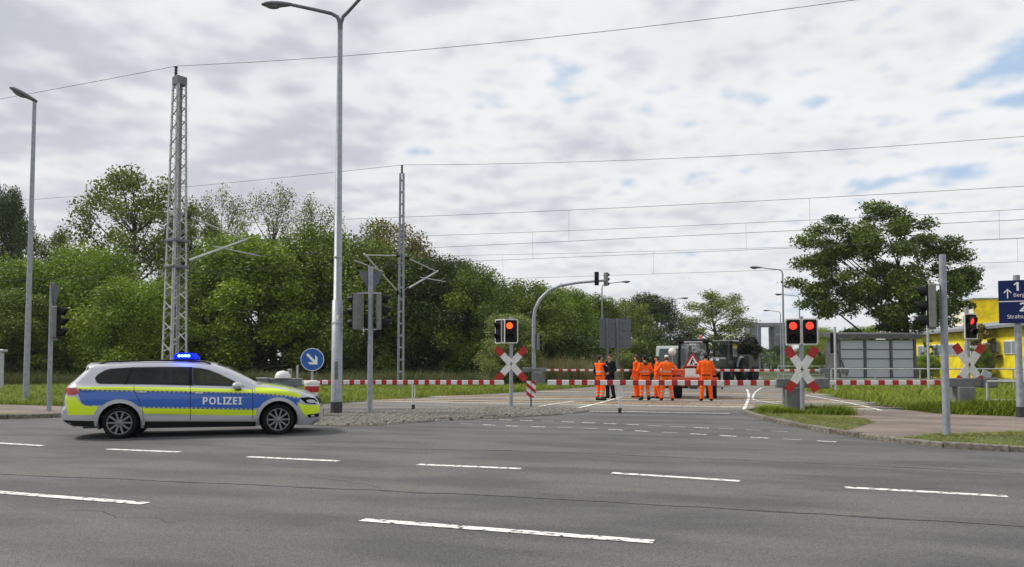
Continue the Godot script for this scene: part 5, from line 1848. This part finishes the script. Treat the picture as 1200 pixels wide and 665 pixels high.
func make_buildings() -> void:
	# platform shelter
	var t := thing("platform_shelter", "open platform shelter with pale panels and dark frame under the tree", "shelter", P(21.3, 45.0), 0.03)
	t.scale = Vector3(1.0, 1.22, 1.0)
	for x in [-2.15, -0.62, 0.93, 2.35]:
		box_part("post", M.shelter_frame, t, Vector3(x, 1.15, 0), Vector3(0.14, 2.4, 0.14), 0.01)
	for c in 3:
		for r in 5:
			box_part("wall_panel", M.shelter_panel, t, Vector3([-1.385, 0.155, 1.64][c], 0.28 + r * 0.45, -0.02), Vector3([1.36, 1.38, 1.25][c], 0.425, 0.03), 0.006)
	for r in 6: box_part("cross_rail", M.shelter_frame, t, Vector3(0.1, 0.055 + r * 0.45, 0.0), Vector3(4.4, 0.04, 0.06))
	var st := mb()
	prism(st, PackedVector2Array(V2([-0.35, 2.36, 1.9, 2.56, 1.9, 2.74, -0.35, 2.58])), 5.2, Transform3D(Basis(Vector3.UP, PI / 2), Vector3(0.1, 0, -0.1)))
	part(st, "roof", M.shelter_frame, t)
	for s in [-1.0, 1.0]: box_part("end_panel", M.shelter_frame, t, Vector3(0.1 + s * 2.33, 1.2, -0.9), Vector3(0.03, 2.1, 1.5), 0.006)
	tube_part("roof_strut", M.shelter_frame, t, Vector3(-2.3, 1.75, 0.12), Vector3(-1.75, 0.6, 0.12), 0.05)
	railing("long railing along the platform before the shelter", Vector2(16.7, 40.2), Vector2(33.0, 36.0), 9, [1.16, 0.62], 0.035)
	railing("railing beside the blue platform sign at the footpath", Vector2(13.65, 22.1), Vector2(19.5, 20.3), 4, [0.93, 0.40], 0.03)
	# yellow building
	# long side runs away from the camera, its face to the left
	t = thing("yellow_building", "yellow commercial building with a white and yellow upper storey", "building", P(44.4, 90.0), -1.70)
	box_part("wall", M.yellow_wall, t, Vector3(17.0, 2.15, -6.0), Vector3(34.0, 4.5, 12.0))
	box_part("upper_wall", M.yellow_wall, t, Vector3(6.8, 6.2, -9.1), Vector3(5.2, 3.7, 7.8))
	box_part("white_facade", M.white_wall, t, Vector3(6.8, 6.1, -5.12), Vector3(5.15, 3.3, 0.12))
	box_part("roof_edge", M.grey_roof, t, Vector3(6.8, 8.16, -9.1), Vector3(5.8, 0.2, 8.5), 0.04)
	st = mb()
	prism(st, PackedVector2Array(V2([-0.8, 4.45, 0.7, 4.38, 0.7, 4.62, -0.8, 5.05])), 35.0, Transform3D(Basis(Vector3.UP, -PI / 2), Vector3(17.0, 0, 0.0)))
	part(st, "canopy", M.grey_roof, t)
	for k in 9:
		var wx := 2.4 + k * 3.6
		var f := box_part("window_frame", M.white_wall, t, Vector3(wx, 2.75, 0.04), Vector3(2.6, 1.15, 0.1), 0.02)
		for q in [-1.0, 1.0]:
			box_part("pane", M.window_glass, f, Vector3(wx + q * 0.62, 2.75, 0.10), Vector3(1.1, 0.95, 0.02))
	box_part("door", M.white_wall, t, Vector3(11.4, 1.2, 0.05), Vector3(0.9, 2.4, 0.1), 0.02)
	t = thing("white_wall_building", "low white annexe between shelter and yellow building", "building", P(49.0, 96.0), 0.0)
	box_part("wall", M.white_wall, t, Vector3(0, 3.0, 0), Vector3(5.0, 6.0, 4.0))
	box_part("roof", M.grey_roof, t, Vector3(0, 6.1, 0), Vector3(5.4, 0.25, 4.4), 0.03)
	# gateway building far down the street
	t = thing("gateway_building", "far grey building of two towers joined by a top bridge", "building", P(59.2, 180.0), 0.0)
	for x in [-2.7, 3.0]: 
		box_part("tower", M.far_grey, t, Vector3(x, 4.6, 0), Vector3(2.7, 10.6, 4.0), 0.05)
		for r in 3: box_part("window_band", M.window_glass, t, Vector3(x, 2.5 + r * 2.8, 2.02), Vector3(2.2, 0.7, 0.06))
	box_part("bridge", M.grey_roof, t, Vector3(0.1, 10.4, 0.0), Vector3(8.8, 0.9, 3.8), 0.05)
	# low wire fence at the far street corner
	railing("low grey fence at the far street corner beyond the barrier", Vector2(18.0, 52.0), Vector2(23.0, 50.5), 5, [1.25, 0.7], 0.03)

# ---------------------------------------------------------------- people
const ORANGE := Color(0.95, 0.135, 0.018)
const NAVY := Color(0.012, 0.013, 0.017)
const SKIN := Color(0.48, 0.27, 0.19)
const GREYTAPE := Color(0.42, 0.42, 0.38)

func capsule_d(p: Vector3, a: Vector3, b: Vector3, ra: float, rb: float) -> float:
	var ab := b - a
	var t := clampf((p - a).dot(ab) / maxf(ab.length_squared(), 1e-9), 0.0, 1.0)
	return p.distance_to(a + ab * t) - lerpf(ra, rb, t)

func body_colour(region: String, p: Vector3, o: Dictionary) -> Color:
	match region:
		"torso":
			if p.y > 1.47: return o.get("collar", o.top)
			if p.y < 1.0 and p.y > 0.945: return NAVY
			if o.get("tape", true) and ((p.y > 1.10 and p.y < 1.155)): return GREYTAPE
			return o.top if p.y >= 0.97 else o.legs
		"sleeve": return o.sleeve
		"fore": return o.fore
		"hand", "neck": return SKIN
		"thigh": return o.legs
		"shin":
			if o.get("tape", true) and ((p.y > 0.22 and p.y < 0.27) or (p.y > 0.33 and p.y < 0.38)): return GREYTAPE
			return o.legs if p.y > 0.17 else o.get("cuff", o.legs)
	return Color(0.015, 0.014, 0.013)

func person(label: String, at: Vector3, turn: float, o: Dictionary) -> void:
	var root := thing("person", label, "person", at, turn, "people standing on the crossing")
	var k: float = o.get("height", 1.76) / 1.76
	var st_: float = o.get("stance", 0.0)
	var bones := []
	for s in [-1.0, 1.0]:
		var hip := Vector3(s * 0.095, 0.93, 0)
		var fwd: float = o.get("step", 0.0) * s
		var knee := Vector3(s * (0.115 + st_ * 0.5), 0.50, -0.02 - fwd * 0.5)
		var ank := Vector3(s * (0.125 + st_), 0.10, 0.03 - fwd)
		bones.append([hip, knee, 0.105, 0.080, "thigh"])
		bones.append([knee, ank, 0.083, 0.068, "shin"])
		bones.append([ank + Vector3(0, -0.03, 0.035), ank + Vector3(s * 0.03, -0.055, -0.17), 0.050, 0.042, "boot"])
		bones.append([ank + Vector3(0, 0.04, 0), ank, 0.058, 0.055, "boot"])
		bones.append([Vector3(s * 0.06, 0.94, 0), Vector3(s * 0.065, 1.16, 0.0), 0.125, 0.118, "torso"])
		bones.append([Vector3(s * 0.065, 1.16, 0), Vector3(s * 0.085, 1.37, 0.01), 0.118, 0.115, "torso"])
		var sh := Vector3(s * 0.185, 1.415, 0.01)
		var arm: Array = o.get("arm_r" if s > 0 else "arm_l", [Vector3(s * 0.27, 1.14, 0.03), Vector3(s * 0.27, 0.90, -0.07)])
		bones.append([Vector3(s * 0.06, 1.43, 0.01), sh, 0.08, 0.078, "torso"])
		bones.append([sh, arm[0], 0.070, 0.056, "sleeve"])
		bones.append([arm[0], arm[1], 0.055, 0.042, "fore"])
		var hd: Vector3 = (arm[1] - arm[0]).normalized()
		bones.append([arm[1], arm[1] + hd * 0.07, 0.030, 0.036, "hand"])
	bones.append([Vector3(0, 1.44, 0.01), Vector3(0, 1.57, -0.005), 0.062, 0.055, "neck"])
	var cell := 0.024
	var lo := Vector3(-0.55, -0.02, -0.45)
	var nx := 46
	var ny := 70
	var nz := 38
	var f := PackedFloat32Array()
	f.resize(nx * ny * nz)
	f.fill(1.0)
	var sm := 0.035
	for b in bones:
		var pad: float = maxf(b[2], b[3]) + 0.09
		var mn: Vector3 = ((b[0].min(b[1]) - Vector3.ONE * pad - lo) / cell).floor()
		var mx: Vector3 = ((b[0].max(b[1]) + Vector3.ONE * pad - lo) / cell).ceil()
		for z in range(maxi(0, int(mn.z)), mini(nz, int(mx.z) + 1)):
			for y in range(maxi(0, int(mn.y)), mini(ny, int(mx.y) + 1)):
				for x in range(maxi(0, int(mn.x)), mini(nx, int(mx.x) + 1)):
					var d := capsule_d(lo + Vector3(x, y, z) * cell, b[0], b[1], b[2], b[3])
					var i := (z * ny + y) * nx + x
					var c := f[i]
					var h := clampf(0.5 + 0.5 * (c - d) / sm, 0.0, 1.0)
					f[i] = lerpf(c, d, h) - sm * h * (1.0 - h)
	# surface nets
	var vid := {}
	var vpos := []
	var offs := [0, 1, nx, nx + 1, nx * ny, nx * ny + 1, nx * ny + nx, nx * ny + nx + 1]
	for z in nz - 1:
		for y in ny - 1:
			var base := (z * ny + y) * nx
			for x in nx - 1:
				var i := base + x
				if f[i] > 0.12: continue
				var neg := 0
				for q in offs:
					if f[i + q] < 0.0: neg += 1
				if neg == 0 or neg == 8: continue
				var acc := Vector3.ZERO
				var cnt := 0
				for e in [[0, 1], [2, 3], [4, 5], [6, 7], [0, 2], [1, 3], [4, 6], [5, 7], [0, 4], [1, 5], [2, 6], [3, 7]]:
					var fa := f[i + offs[e[0]]]
					var fb := f[i + offs[e[1]]]
					if (fa < 0.0) == (fb < 0.0): continue
					var t := fa / (fa - fb)
					var ca := Vector3(e[0] & 1, (e[0] >> 1) & 1, e[0] >> 2)
					var cb := Vector3(e[1] & 1, (e[1] >> 1) & 1, e[1] >> 2)
					acc += ca.lerp(cb, t)
					cnt += 1
				vid[i] = vpos.size()
				vpos.append(lo + (Vector3(x, y, z) + acc / cnt) * cell)
	var cols := []
	for p in vpos:
		var best := 9.0
		var reg := "torso"
		for b in bones:
			var d := capsule_d(p, b[0], b[1], b[2], b[3])
			if d < best:
				best = d; reg = b[4]
		cols.append(body_colour(reg, p, o))
	var st := SurfaceTool.new()
	st.begin(Mesh.PRIMITIVE_TRIANGLES)
	st.set_smooth_group(1)
	var strides := [1, nx, nx * ny]
	for z in range(1, nz - 1):
		for y in range(1, ny - 1):
			for x in range(1, nx - 1):
				var i := (z * ny + y) * nx + x
				if absf(f[i]) > 0.06: continue
				for ax in 3:
					var j: int = i + strides[ax]
					if (f[i] < 0.0) == (f[j] < 0.0): continue
					var s1: int = strides[(ax + 1) % 3]
					var s2: int = strides[(ax + 2) % 3]
					var q := [i, i - s1, i - s1 - s2, i - s2]
					if not (vid.has(q[0]) and vid.has(q[1]) and vid.has(q[2]) and vid.has(q[3])): continue
					if f[i] < 0.0: q.reverse()
					for m in [0, 1, 2, 0, 2, 3]:
						var id: int = vid[q[m]]
						st.set_color(cols[id])
						st.add_vertex(vpos[id] * k)
	# head with face, ears
	var hc := Vector3(0, 1.645, -0.01)
	var hy: float = o.get("look", 0.0)
	var hb := Basis(Vector3.UP, hy)
	var face := func(a: float, e: float) -> Array:
		var d := Vector3(sin(a) * cos(e), sin(e), -cos(a) * cos(e))
		var r := Vector3(0.076, 0.115, 0.094)
		var p := d * r
		if d.y < -0.2: p.x *= 1.0 + (d.y + 0.2) * 0.35
		var c := SKIN
		var front := absf(a)
		if front < 0.22 and e < 0.1 and e > -0.42: p.z -= 0.022 * (1.0 - front / 0.22) * (1.0 - absf(e + 0.18) / 0.3)
		if front > 0.2 and front < 0.55 and absf(e - 0.05) < 0.1:
			p.z += 0.006
			c = Color(0.06, 0.04, 0.03)
		if front < 0.35 and absf(e + 0.52) < 0.07: c = Color(0.32, 0.10, 0.09)
		if (front > 1.9 and e > -0.6) or e > 0.62 or (front > 1.35 and e > 0.15): c = o.hair
		return [hc + hb * p, c]
	var na := 28
	var ne := 18
	for i in na:
		for j in ne:
			var q := []
			for w in [[i, j], [i + 1, j], [i + 1, j + 1], [i, j + 1]]:
				q.append(face.call(TAU * (w[0] % na) / na - PI, PI * w[1] / ne - PI / 2))
			for m in [0, 1, 2, 0, 2, 3]:
				st.set_color(q[m][1])
				st.add_vertex(q[m][0] * k)
	for s in [-1.0, 1.0]:
		for i in 8:
			var a := TAU * i / 8.0
			var b := TAU * (i + 1) / 8.0
			var c := hc + hb * Vector3(s * 0.088, -0.005, 0.008)
			for v in [c + hb * Vector3(s * 0.010, 0, 0), c + hb * Vector3(-s * 0.008, cos(a) * 0.032, sin(a) * 0.020), c + hb * Vector3(-s * 0.008, cos(b) * 0.032, sin(b) * 0.020)]:
				st.set_color(SKIN)
				st.add_vertex(v * k)
		# fingers and thumb
		var arm: Array = o.get("arm_r" if s > 0 else "arm_l", [Vector3(s * 0.27, 1.14, 0.03), Vector3(s * 0.27, 0.90, -0.07)])
		var hd: Vector3 = (arm[1] - arm[0]).normalized()
		var side := hd.cross(Vector3(s, 0, 0)).normalized()
		var inw: Vector3 = side.cross(hd).normalized() * -s
		var pal: Vector3 = arm[1] + hd * 0.085
		for fi in 5:
			var ln: float = [0.055, 0.075, 0.08, 0.075, 0.06][fi]
			var b0: Vector3
			var b1: Vector3
			var b2: Vector3
			if fi == 0:
				b0 = arm[1] + hd * 0.04 + side * 0.030
				b1 = b0 + (hd * 0.6 + side * 0.7).normalized() * ln * 0.55
				b2 = b1 + (hd * 0.9 + side * 0.2 + inw * 0.3).normalized() * ln * 0.5
			else:
				b0 = pal + side * (0.030 - 0.020 * (fi - 1)) - hd * 0.01
				b1 = b0 + (hd + inw * 0.2).normalized() * ln * 0.55
				b2 = b1 + (hd + inw * 0.8).normalized() * ln * 0.5
			st.set_color(SKIN)
			st.set_smooth_group(1)
			for seg in [[b0, b1, 0.0105, 0.0095], [b1, b2, 0.0095, 0.007]]:
				var dd: Vector3 = (seg[1] - seg[0]).normalized()
				var fr := frame_of(dd)
				for q in 6:
					var a0 := TAU * q / 6.0
					var a1 := TAU * (q + 1) / 6.0
					var p0: Vector3 = seg[0] + (fr[0] * cos(a0) + fr[1] * sin(a0)) * seg[2]
					var p1: Vector3 = seg[0] + (fr[0] * cos(a1) + fr[1] * sin(a1)) * seg[2]
					var p2: Vector3 = seg[1] + (fr[0] * cos(a1) + fr[1] * sin(a1)) * seg[3]
					var p3: Vector3 = seg[1] + (fr[0] * cos(a0) + fr[1] * sin(a0)) * seg[3]
					for v in [p0, p1, p2, p0, p2, p3]:
						st.set_color(SKIN)
						st.add_vertex(v * k)
	st.generate_normals()
	st.set_material(M.person_cloth)
	put(st.commit(), "body", root)
	# hair or cap
	var hs := mb()
	hs.set_smooth_group(1)
	var cap: bool = o.has("cap")
	var x := Transform3D(hb * Basis(Vector3.RIGHT, 0.30 if not cap else 0.12), hc) 
	var prof := [Vector2(0.083, 0.045), Vector2(0.086, 0.075), Vector2(0.072, 0.105), Vector2(0.042, 0.122), Vector2(0.0, 0.128)] if cap else [Vector2(0.078, 0.02), Vector2(0.083, 0.06), Vector2(0.068, 0.098), Vector2(0.038, 0.117), Vector2(0.0, 0.122)]
	lathe(hs, prof.map(func(p): return p * k), 20, Transform3D(x.basis * Basis.from_scale(Vector3(1.0, 1.0, 1.22)), x.origin * k))
	if cap:
		box(hs, (hc + hb * Vector3(0, 0.055, -0.14)) * k, Vector3(0.13, 0.012, 0.10), 0.004, hb)
	var hm := StandardMaterial3D.new()
	hm.albedo_color = (o.cap if cap else o.hair).linear_to_srgb()
	hm.roughness = 0.9
	hm.cull_mode = BaseMaterial3D.CULL_DISABLED
	part(hs, "cap" if cap else "hair", hm, root)
	if o.has("vest_pack"):
		box_part("dark_collar_hood", M.dark_plastic, root, Vector3(0, 1.44, 0.10) * k, Vector3(0.20, 0.14, 0.10), 0.04)

func make_people() -> void:
	var brown := Color(0.06, 0.035, 0.02)
	var black := Color(0.012, 0.011, 0.011)
	var o := ORANGE
	person("worker in orange trousers and vest with dark sleeves beside the officer", P(3.42, 29.8), -0.9, {"top": o, "sleeve": NAVY, "fore": NAVY, "legs": o, "cuff": Color(0.1, 0.1, 0.1), "collar": NAVY, "hair": black, "cap": Color(0.05, 0.05, 0.06), "arm_r": [Vector3(0.26, 1.17, -0.08), Vector3(0.12, 1.30, -0.24)], "look": -0.3})
	person("officer in black uniform standing among the orange workers", P(4.0, 31.3), 2.2, {"top": NAVY, "sleeve": NAVY, "fore": NAVY, "legs": NAVY, "hair": brown, "tape": false, "height": 1.80, "stance": 0.05, "arm_l": [Vector3(-0.29, 1.16, 0.0), Vector3(-0.16, 1.04, -0.20)], "arm_r": [Vector3(0.29, 1.16, 0.0), Vector3(0.14, 1.05, -0.20)]})
	person("orange clad worker with brown hair, first of the group of four", P(5.22, 32.2), 1.0, {"top": o * 0.9, "sleeve": o * 0.9, "fore": o * 0.9, "legs": o, "hair": brown, "height": 1.78, "tape": false})
	person("orange clad worker with a dark hood at the neck", P(5.2, 30.1), 0.25, {"top": o, "sleeve": o, "fore": o, "legs": o, "hair": black, "cuff": Color(0.05, 0.05, 0.05), "collar": NAVY, "vest_pack": true, "arm_l": [Vector3(-0.32, 1.15, 0.02), Vector3(-0.22, 0.98, -0.18)], "arm_r": [Vector3(0.32, 1.15, 0.02), Vector3(0.20, 1.0, -0.18)], "stance": 0.03})
	person("orange clad worker half hidden beside the white capped one", P(5.97, 31.6), 1.3, {"top": o, "sleeve": o, "fore": o, "legs": o, "hair": brown, "height": 1.74, "step": 0.10, "tape": false})
	person("orange clad worker in a white cap with arms akimbo", P(6.0, 29.8), -0.15, {"top": o, "sleeve": o, "fore": o, "legs": o, "hair": brown, "cap": Color(0.6, 0.58, 0.55), "arm_l": [Vector3(-0.38, 1.18, 0.08), Vector3(-0.22, 1.02, -0.10)], "arm_r": [Vector3(0.38, 1.18, 0.08), Vector3(0.22, 1.02, -0.10)], "stance": 0.08})
	person("orange clad worker standing alone at the orange machine's wheel", P(7.42, 29.4), -0.2, {"top": o, "sleeve": o, "fore": o, "legs": o, "hair": black, "height": 1.82, "stance": 0.05, "tape": false, "arm_l": [Vector3(-0.29, 1.16, -0.02), Vector3(-0.20, 0.98, -0.20)], "arm_r": [Vector3(0.30, 1.16, -0.02), Vector3(0.24, 0.98, -0.20)]})

# ---------------------------------------------------------------- vehicles on the street
func vehicle_wheel(parent: Node, at: Vector3, r: float, w: float, hub: Material) -> void:
	var n := Node3D.new()
	n.name = "wheel"
	parent.add_child(n, true)
	n.position = at
	var x := Transform3D(Basis(Vector3.BACK, PI / 2), Vector3.ZERO)
	var st := mb()
	lathe(st, [Vector2(r * 0.55, -w / 2), Vector2(r * 0.9, -w / 2), Vector2(r, -w * 0.4), Vector2(r, w * 0.4), Vector2(r * 0.9, w / 2), Vector2(r * 0.55, w / 2)], 28, x)
	for k in 18:
		var a := TAU * k / 18.0
		var d := Vector3(0, cos(a), sin(a))
		for s in [-1.0, 1.0]: box(st, d * r + Vector3(s * w * 0.22, 0, 0), Vector3(w * 0.45, r * 0.07, r * 0.09), 0.0, Basis(Vector3.RIGHT, a) * Basis(Vector3.UP, s * 0.5))
	part(st, "tyre", M.rubber, n)
	st = mb()
	lathe(st, [Vector2(0, -w * 0.3), Vector2(r * 0.3, -w * 0.32), Vector2(r * 0.56, -w * 0.46), Vector2(r * 0.56, w * 0.46), Vector2(r * 0.3, w * 0.32), Vector2(0, w * 0.3)], 20, x)
	part(st, "rim", hub, n)

func make_vehicles() -> void:
	# orange work machine seen from behind; local +z is its rear
	var t := thing("work_machine", "orange work machine with black cab and roadworks triangle on its rear", "work vehicle", P(7.62, 32.2), -0.25)
	for s in [-1.0, 1.0]:
		vehicle_wheel(t, Vector3(s * 0.70, 0.48, 0.55), 0.48, 0.42, M.dark_plastic)
		vehicle_wheel(t, Vector3(s * 0.70, 0.40, -1.25), 0.40, 0.34, M.dark_plastic)
		var st0 := mb()
		sweep(st0, arc2(Vector2(0.55, 0.48), 0.56, 0.1, PI - 0.1, 10).map(func(q): return Vector3(s * 0.70, q.y, q.x)), [0.06], 6)
		part(st0, "mudguard", M.machine_orange, t)
		box_part("tail_lamp", M.car_red, t, Vector3(s * 0.84, 1.13, 1.085), Vector3(0.16, 0.10, 0.04), 0.01)
		box_part("handrail", M.dark_plastic, t, Vector3(s * 0.66, 1.5, 0.75), Vector3(0.03, 0.8, 0.03))
	box_part("chassis", M.machine_orange, t, Vector3(0, 0.72, 0.35), Vector3(1.55, 0.42, 1.35), 0.04)
	box_part("rear_bumper", M.machine_orange, t, Vector3(0, 0.78, 1.05), Vector3(1.95, 0.20, 0.10), 0.02)
	box_part("tool_box", M.machine_orange, t, Vector3(0, 1.08, 0.85), Vector3(1.78, 0.26, 0.44), 0.03)
	box_part("tow_hitch", M.dark_plastic, t, Vector3(0, 0.52, 1.05), Vector3(0.3, 0.22, 0.2), 0.02)
	box_part("bonnet", M.machine_orange, t, Vector3(0, 1.05, -1.35), Vector3(1.0, 0.65, 1.2), 0.08)
	box_part("number_plate", M.sign_white, t, Vector3(-0.05, 0.94, 1.08), Vector3(0.60, 0.12, 0.01))
	box_part("cab_floor", M.dark_plastic, t, Vector3(0, 1.12, -0.05), Vector3(1.25, 0.12, 1.35), 0.02)
	for sx in [-1.0, 1.0]:
		for sz in [-1.0, 1.0]:
			tube_part("cab_pillar", M.black_plastic, t, Vector3(sx * 0.60, 1.15, 0.60 * sz - 0.05), Vector3(sx * 0.56, 2.30, 0.52 * sz - 0.05), 0.05, 0.05, 8)
	box_part("rear_window", M.cab_glass, t, Vector3(0, 1.72, 0.54), Vector3(1.05, 1.05, 0.02), 0.0, Basis(Vector3.RIGHT, -0.07))
	box_part("windscreen", M.cab_glass, t, Vector3(0, 1.72, -0.62), Vector3(1.05, 1.05, 0.02), 0.0, Basis(Vector3.RIGHT, 0.07))
	for sx in [-1.0, 1.0]: box_part("side_window", M.cab_glass, t, Vector3(sx * 0.585, 1.72, -0.05), Vector3(0.02, 1.05, 1.0))
	box_part("cab_roof", M.black_plastic, t, Vector3(0, 2.36, -0.05), Vector3(1.30, 0.15, 1.35), 0.05)
	box_part("work_lamp", M.lamp_clear, t, Vector3(0.0, 2.33, 0.64), Vector3(0.75, 0.05, 0.02))
	var st := mb()
	lathe(st, [Vector2(0.07, 0), Vector2(0.07, 0.14), Vector2(0.04, 0.18), Vector2(0, 0.18)], 14, Transform3D(Basis.IDENTITY, Vector3(0.30, 2.44, 0.3)))
	part(st, "beacon", M.machine_orange, t)
	box_part("seat", M.dark_plastic, t, Vector3(0, 1.55, 0.1), Vector3(0.5, 0.7, 0.15), 0.05)
	st = mb()
	lathe(st, [Vector2(0, -0.01), Vector2(0.17, -0.01), Vector2(0.17, 0.01), Vector2(0, 0.01)], 22, Transform3D(Basis(Vector3.RIGHT, PI / 2), Vector3(-0.84, 1.92, 0.70)))
	part(st, "round_marker", M.white_paint, t)
	tube_part("marker_stem", M.zinc, t, Vector3(-0.84, 1.2, 0.70), Vector3(-0.84, 1.78, 0.70), 0.02)
	# roadworks triangle
	var tz := Transform3D(Basis.IDENTITY, Vector3(0, 0, 1.10))
	var tr := Node3D.new()
	tr.name = "warning_triangle"
	t.add_child(tr, true)
	tr.position = Vector3(-0.02, 0.50, 1.10)
	tr.scale = Vector3.ONE * 0.60
	prism_part("red_triangle", M.red_paint, tr, V2([-0.56, 1.32, 0.56, 1.32, 0.60, 1.37, 0.05, 2.28, -0.05, 2.28, -0.60, 1.37]), 0.02)
	prism_part("white_field", M.sign_white, tr, V2([-0.41, 1.42, 0.41, 1.42, 0.0, 2.11]), 0.006, Transform3D(Basis.IDENTITY, Vector3(0, 0, 0.013)))
	var ink := Transform3D(Basis.IDENTITY, Vector3(0, 0, 0.019))
	prism_part("digging_figure", M.black_plastic, tr, V2([-0.20, 1.45, -0.14, 1.45, -0.09, 1.58, -0.05, 1.45, 0.01, 1.45, -0.03, 1.66, 0.01, 1.72, 0.09, 1.60, 0.13, 1.62, 0.03, 1.82, -0.06, 1.84, -0.14, 1.66]), 0.004, ink)
	prism_part("figure_head", M.black_plastic, tr, ring_poly(0.05, 14, Vector2(0.0, 1.90)), 0.004, ink)
	prism_part("earth_heap", M.black_plastic, tr, V2([0.08, 1.45, 0.33, 1.45, 0.27, 1.54, 0.20, 1.58, 0.14, 1.53]), 0.004, ink)
	box_part("white_plate", M.sign_white, t, Vector3(-0.12, 1.09, 1.13), Vector3(0.42, 0.30, 0.012))
	# pale van beyond
	t = thing("van", "pale greenish van half hidden behind the orange machine", "van", P(9.9, 47.0), -0.28)
	st = mb()
	prism(st, PackedVector2Array(V2([-2.4, 0.35, 2.4, 0.35, 2.45, 1.0, 2.3, 1.15, 1.7, 1.25, 1.05, 2.35, 0.8, 2.5, -2.3, 2.55, -2.4, 2.4])), 1.9, Transform3D(Basis(Vector3.UP, PI / 2 + PI), Vector3.ZERO))
	part(st, "body", M.van_pale, t)
	st = mb()
	quad(st, Vector3(-0.82, 1.32, 1.69), Vector3(0.82, 1.32, 1.69), Vector3(0.74, 2.30, 1.11), Vector3(-0.74, 2.30, 1.11))
	var ws := part(st, "windscreen", M.van_glass, t)
	ws.position = Vector3(0, 0.02, 0.03)
	for sx in [-1.0, 1.0]:
		for z in [1.55, -1.45]: vehicle_wheel(t, Vector3(sx * 0.82, 0.34, z), 0.34, 0.22, M.zinc_dark)
		box_part("headlamp", M.lamp_clear, t, Vector3(sx * 0.72, 0.95, 2.43), Vector3(0.34, 0.16, 0.05), 0.02)
		box_part("side_window", M.van_glass, t, Vector3(sx * 0.955, 1.7, 0.75), Vector3(0.012, 0.65, 0.9), 0.0)
		box_part("mirror", M.black_plastic, t, Vector3(sx * 1.10, 1.6, 1.3), Vector3(0.12, 0.28, 0.08), 0.02)
	box_part("grille", M.black_plastic, t, Vector3(0, 0.78, 2.45), Vector3(1.0, 0.25, 0.04), 0.01)
	# dark tractor facing the crossing
	t = thing("tractor", "dark green tractor facing the crossing behind the far barrier", "tractor", P(17.1, 62.0), -0.62)
	for s in [-1.0, 1.0]:
		vehicle_wheel(t, Vector3(s * 1.02, 0.92, -1.2), 0.92, 0.58, M.dark_plastic)
		vehicle_wheel(t, Vector3(s * 0.95, 0.66, 1.45), 0.66, 0.46, M.dark_plastic)
		st = mb()
		sweep(st, arc2(Vector2(-1.2, 0.92), 1.02, 0.2, PI - 0.2, 10).map(func(q): return Vector3(s * 1.02, q.y, q.x)), [0.12], 6)
		part(st, "mudguard", M.tractor_green, t)
		box_part("headlamp", M.sign_white, t, Vector3(s * 0.24, 1.72, 2.06), Vector3(0.24, 0.16, 0.05), 0.02)
		box_part("mirror", M.black_plastic, t, Vector3(s * 1.2, 2.5, 0.1), Vector3(0.16, 0.36, 0.08), 0.02)
	box_part("bonnet", M.tractor_green, t, Vector3(0, 1.50, 1.15), Vector3(0.80, 0.85, 1.8), 0.14)
	box_part("front_weight", M.dark_plastic, t, Vector3(0, 0.85, 2.25), Vector3(0.9, 0.5, 0.4), 0.05)
	box_part("chassis", M.dark_plastic, t, Vector3(0, 0.85, 0.2), Vector3(0.6, 0.5, 3.4), 0.05)
	box_part("cab_base", M.tractor_green, t, Vector3(0, 1.35, -0.6), Vector3(1.5, 0.6, 1.4), 0.05)
	for sx in [-1.0, 1.0]:
		for sz in [[0.12, 0.02], [-1.3, -1.2]]: tube_part("cab_pillar", M.black_plastic, t, Vector3(sx * 0.76, 1.6, sz[0]), Vector3(sx * 0.70, 3.15, sz[1]), 0.05, 0.05, 8)
		box_part("side_window", M.cab_glass, t, Vector3(sx * 0.725, 2.35, -0.6), Vector3(0.02, 1.35, 1.2))
	box_part("windscreen", M.cab_glass, t, Vector3(0, 2.35, 0.07), Vector3(1.36, 1.4, 0.02))
	box_part("cab_roof", M.tractor_green, t, Vector3(0, 3.22, -0.6), Vector3(1.62, 0.2, 1.7), 0.08)
	tube_part("exhaust", M.dark_plastic, t, Vector3(0.55, 1.6, 0.5), Vector3(0.55, 3.2, 0.3), 0.06)
	# trailer with a dark load of brushwood
	t = thing("trailer", "dark trailer loaded with brushwood behind the dark tractor", "trailer", P(19.9, 67.0), -0.45)
	box_part("bed", M.dark_plastic, t, Vector3(0, 1.5, 0), Vector3(2.4, 1.3, 5.5), 0.05)
	for s in [-1.0, 1.0]:
		for z in [1.2, -0.2, -1.6]: vehicle_wheel(t, Vector3(s * 1.05, 0.6, z), 0.6, 0.45, M.dark_plastic)
	var heap := []
	var g := RandomNumberGenerator.new()
	g.seed = 71
	for k in 30: heap.append([Vector3(g.randf_range(-1.3, 1.3), g.randf_range(2.0, 3.5), g.randf_range(-2.5, 2.6)), g.randf_range(0.35, 0.7)])
	put(leaf_cloud(heap, 9000, 0.22, [Color(0.022, 0.020, 0.018), Color(0.035, 0.030, 0.026)], g, 2.5), "brushwood", t).set_meta("kind", "stuff")

func _ready() -> void:
	rng.seed = 20
	make_camera_and_light()
	make_materials()
	make_ground()
	make_buildings()
	make_trees()
	make_grass()
	lattice_mast()
	ladder_mast()
	make_wires()
	make_lamps()
	make_traffic_lights()
	make_crossing_signals()
	make_barriers()
	make_signs()
	make_vehicles()
	make_people()
	make_police_car()
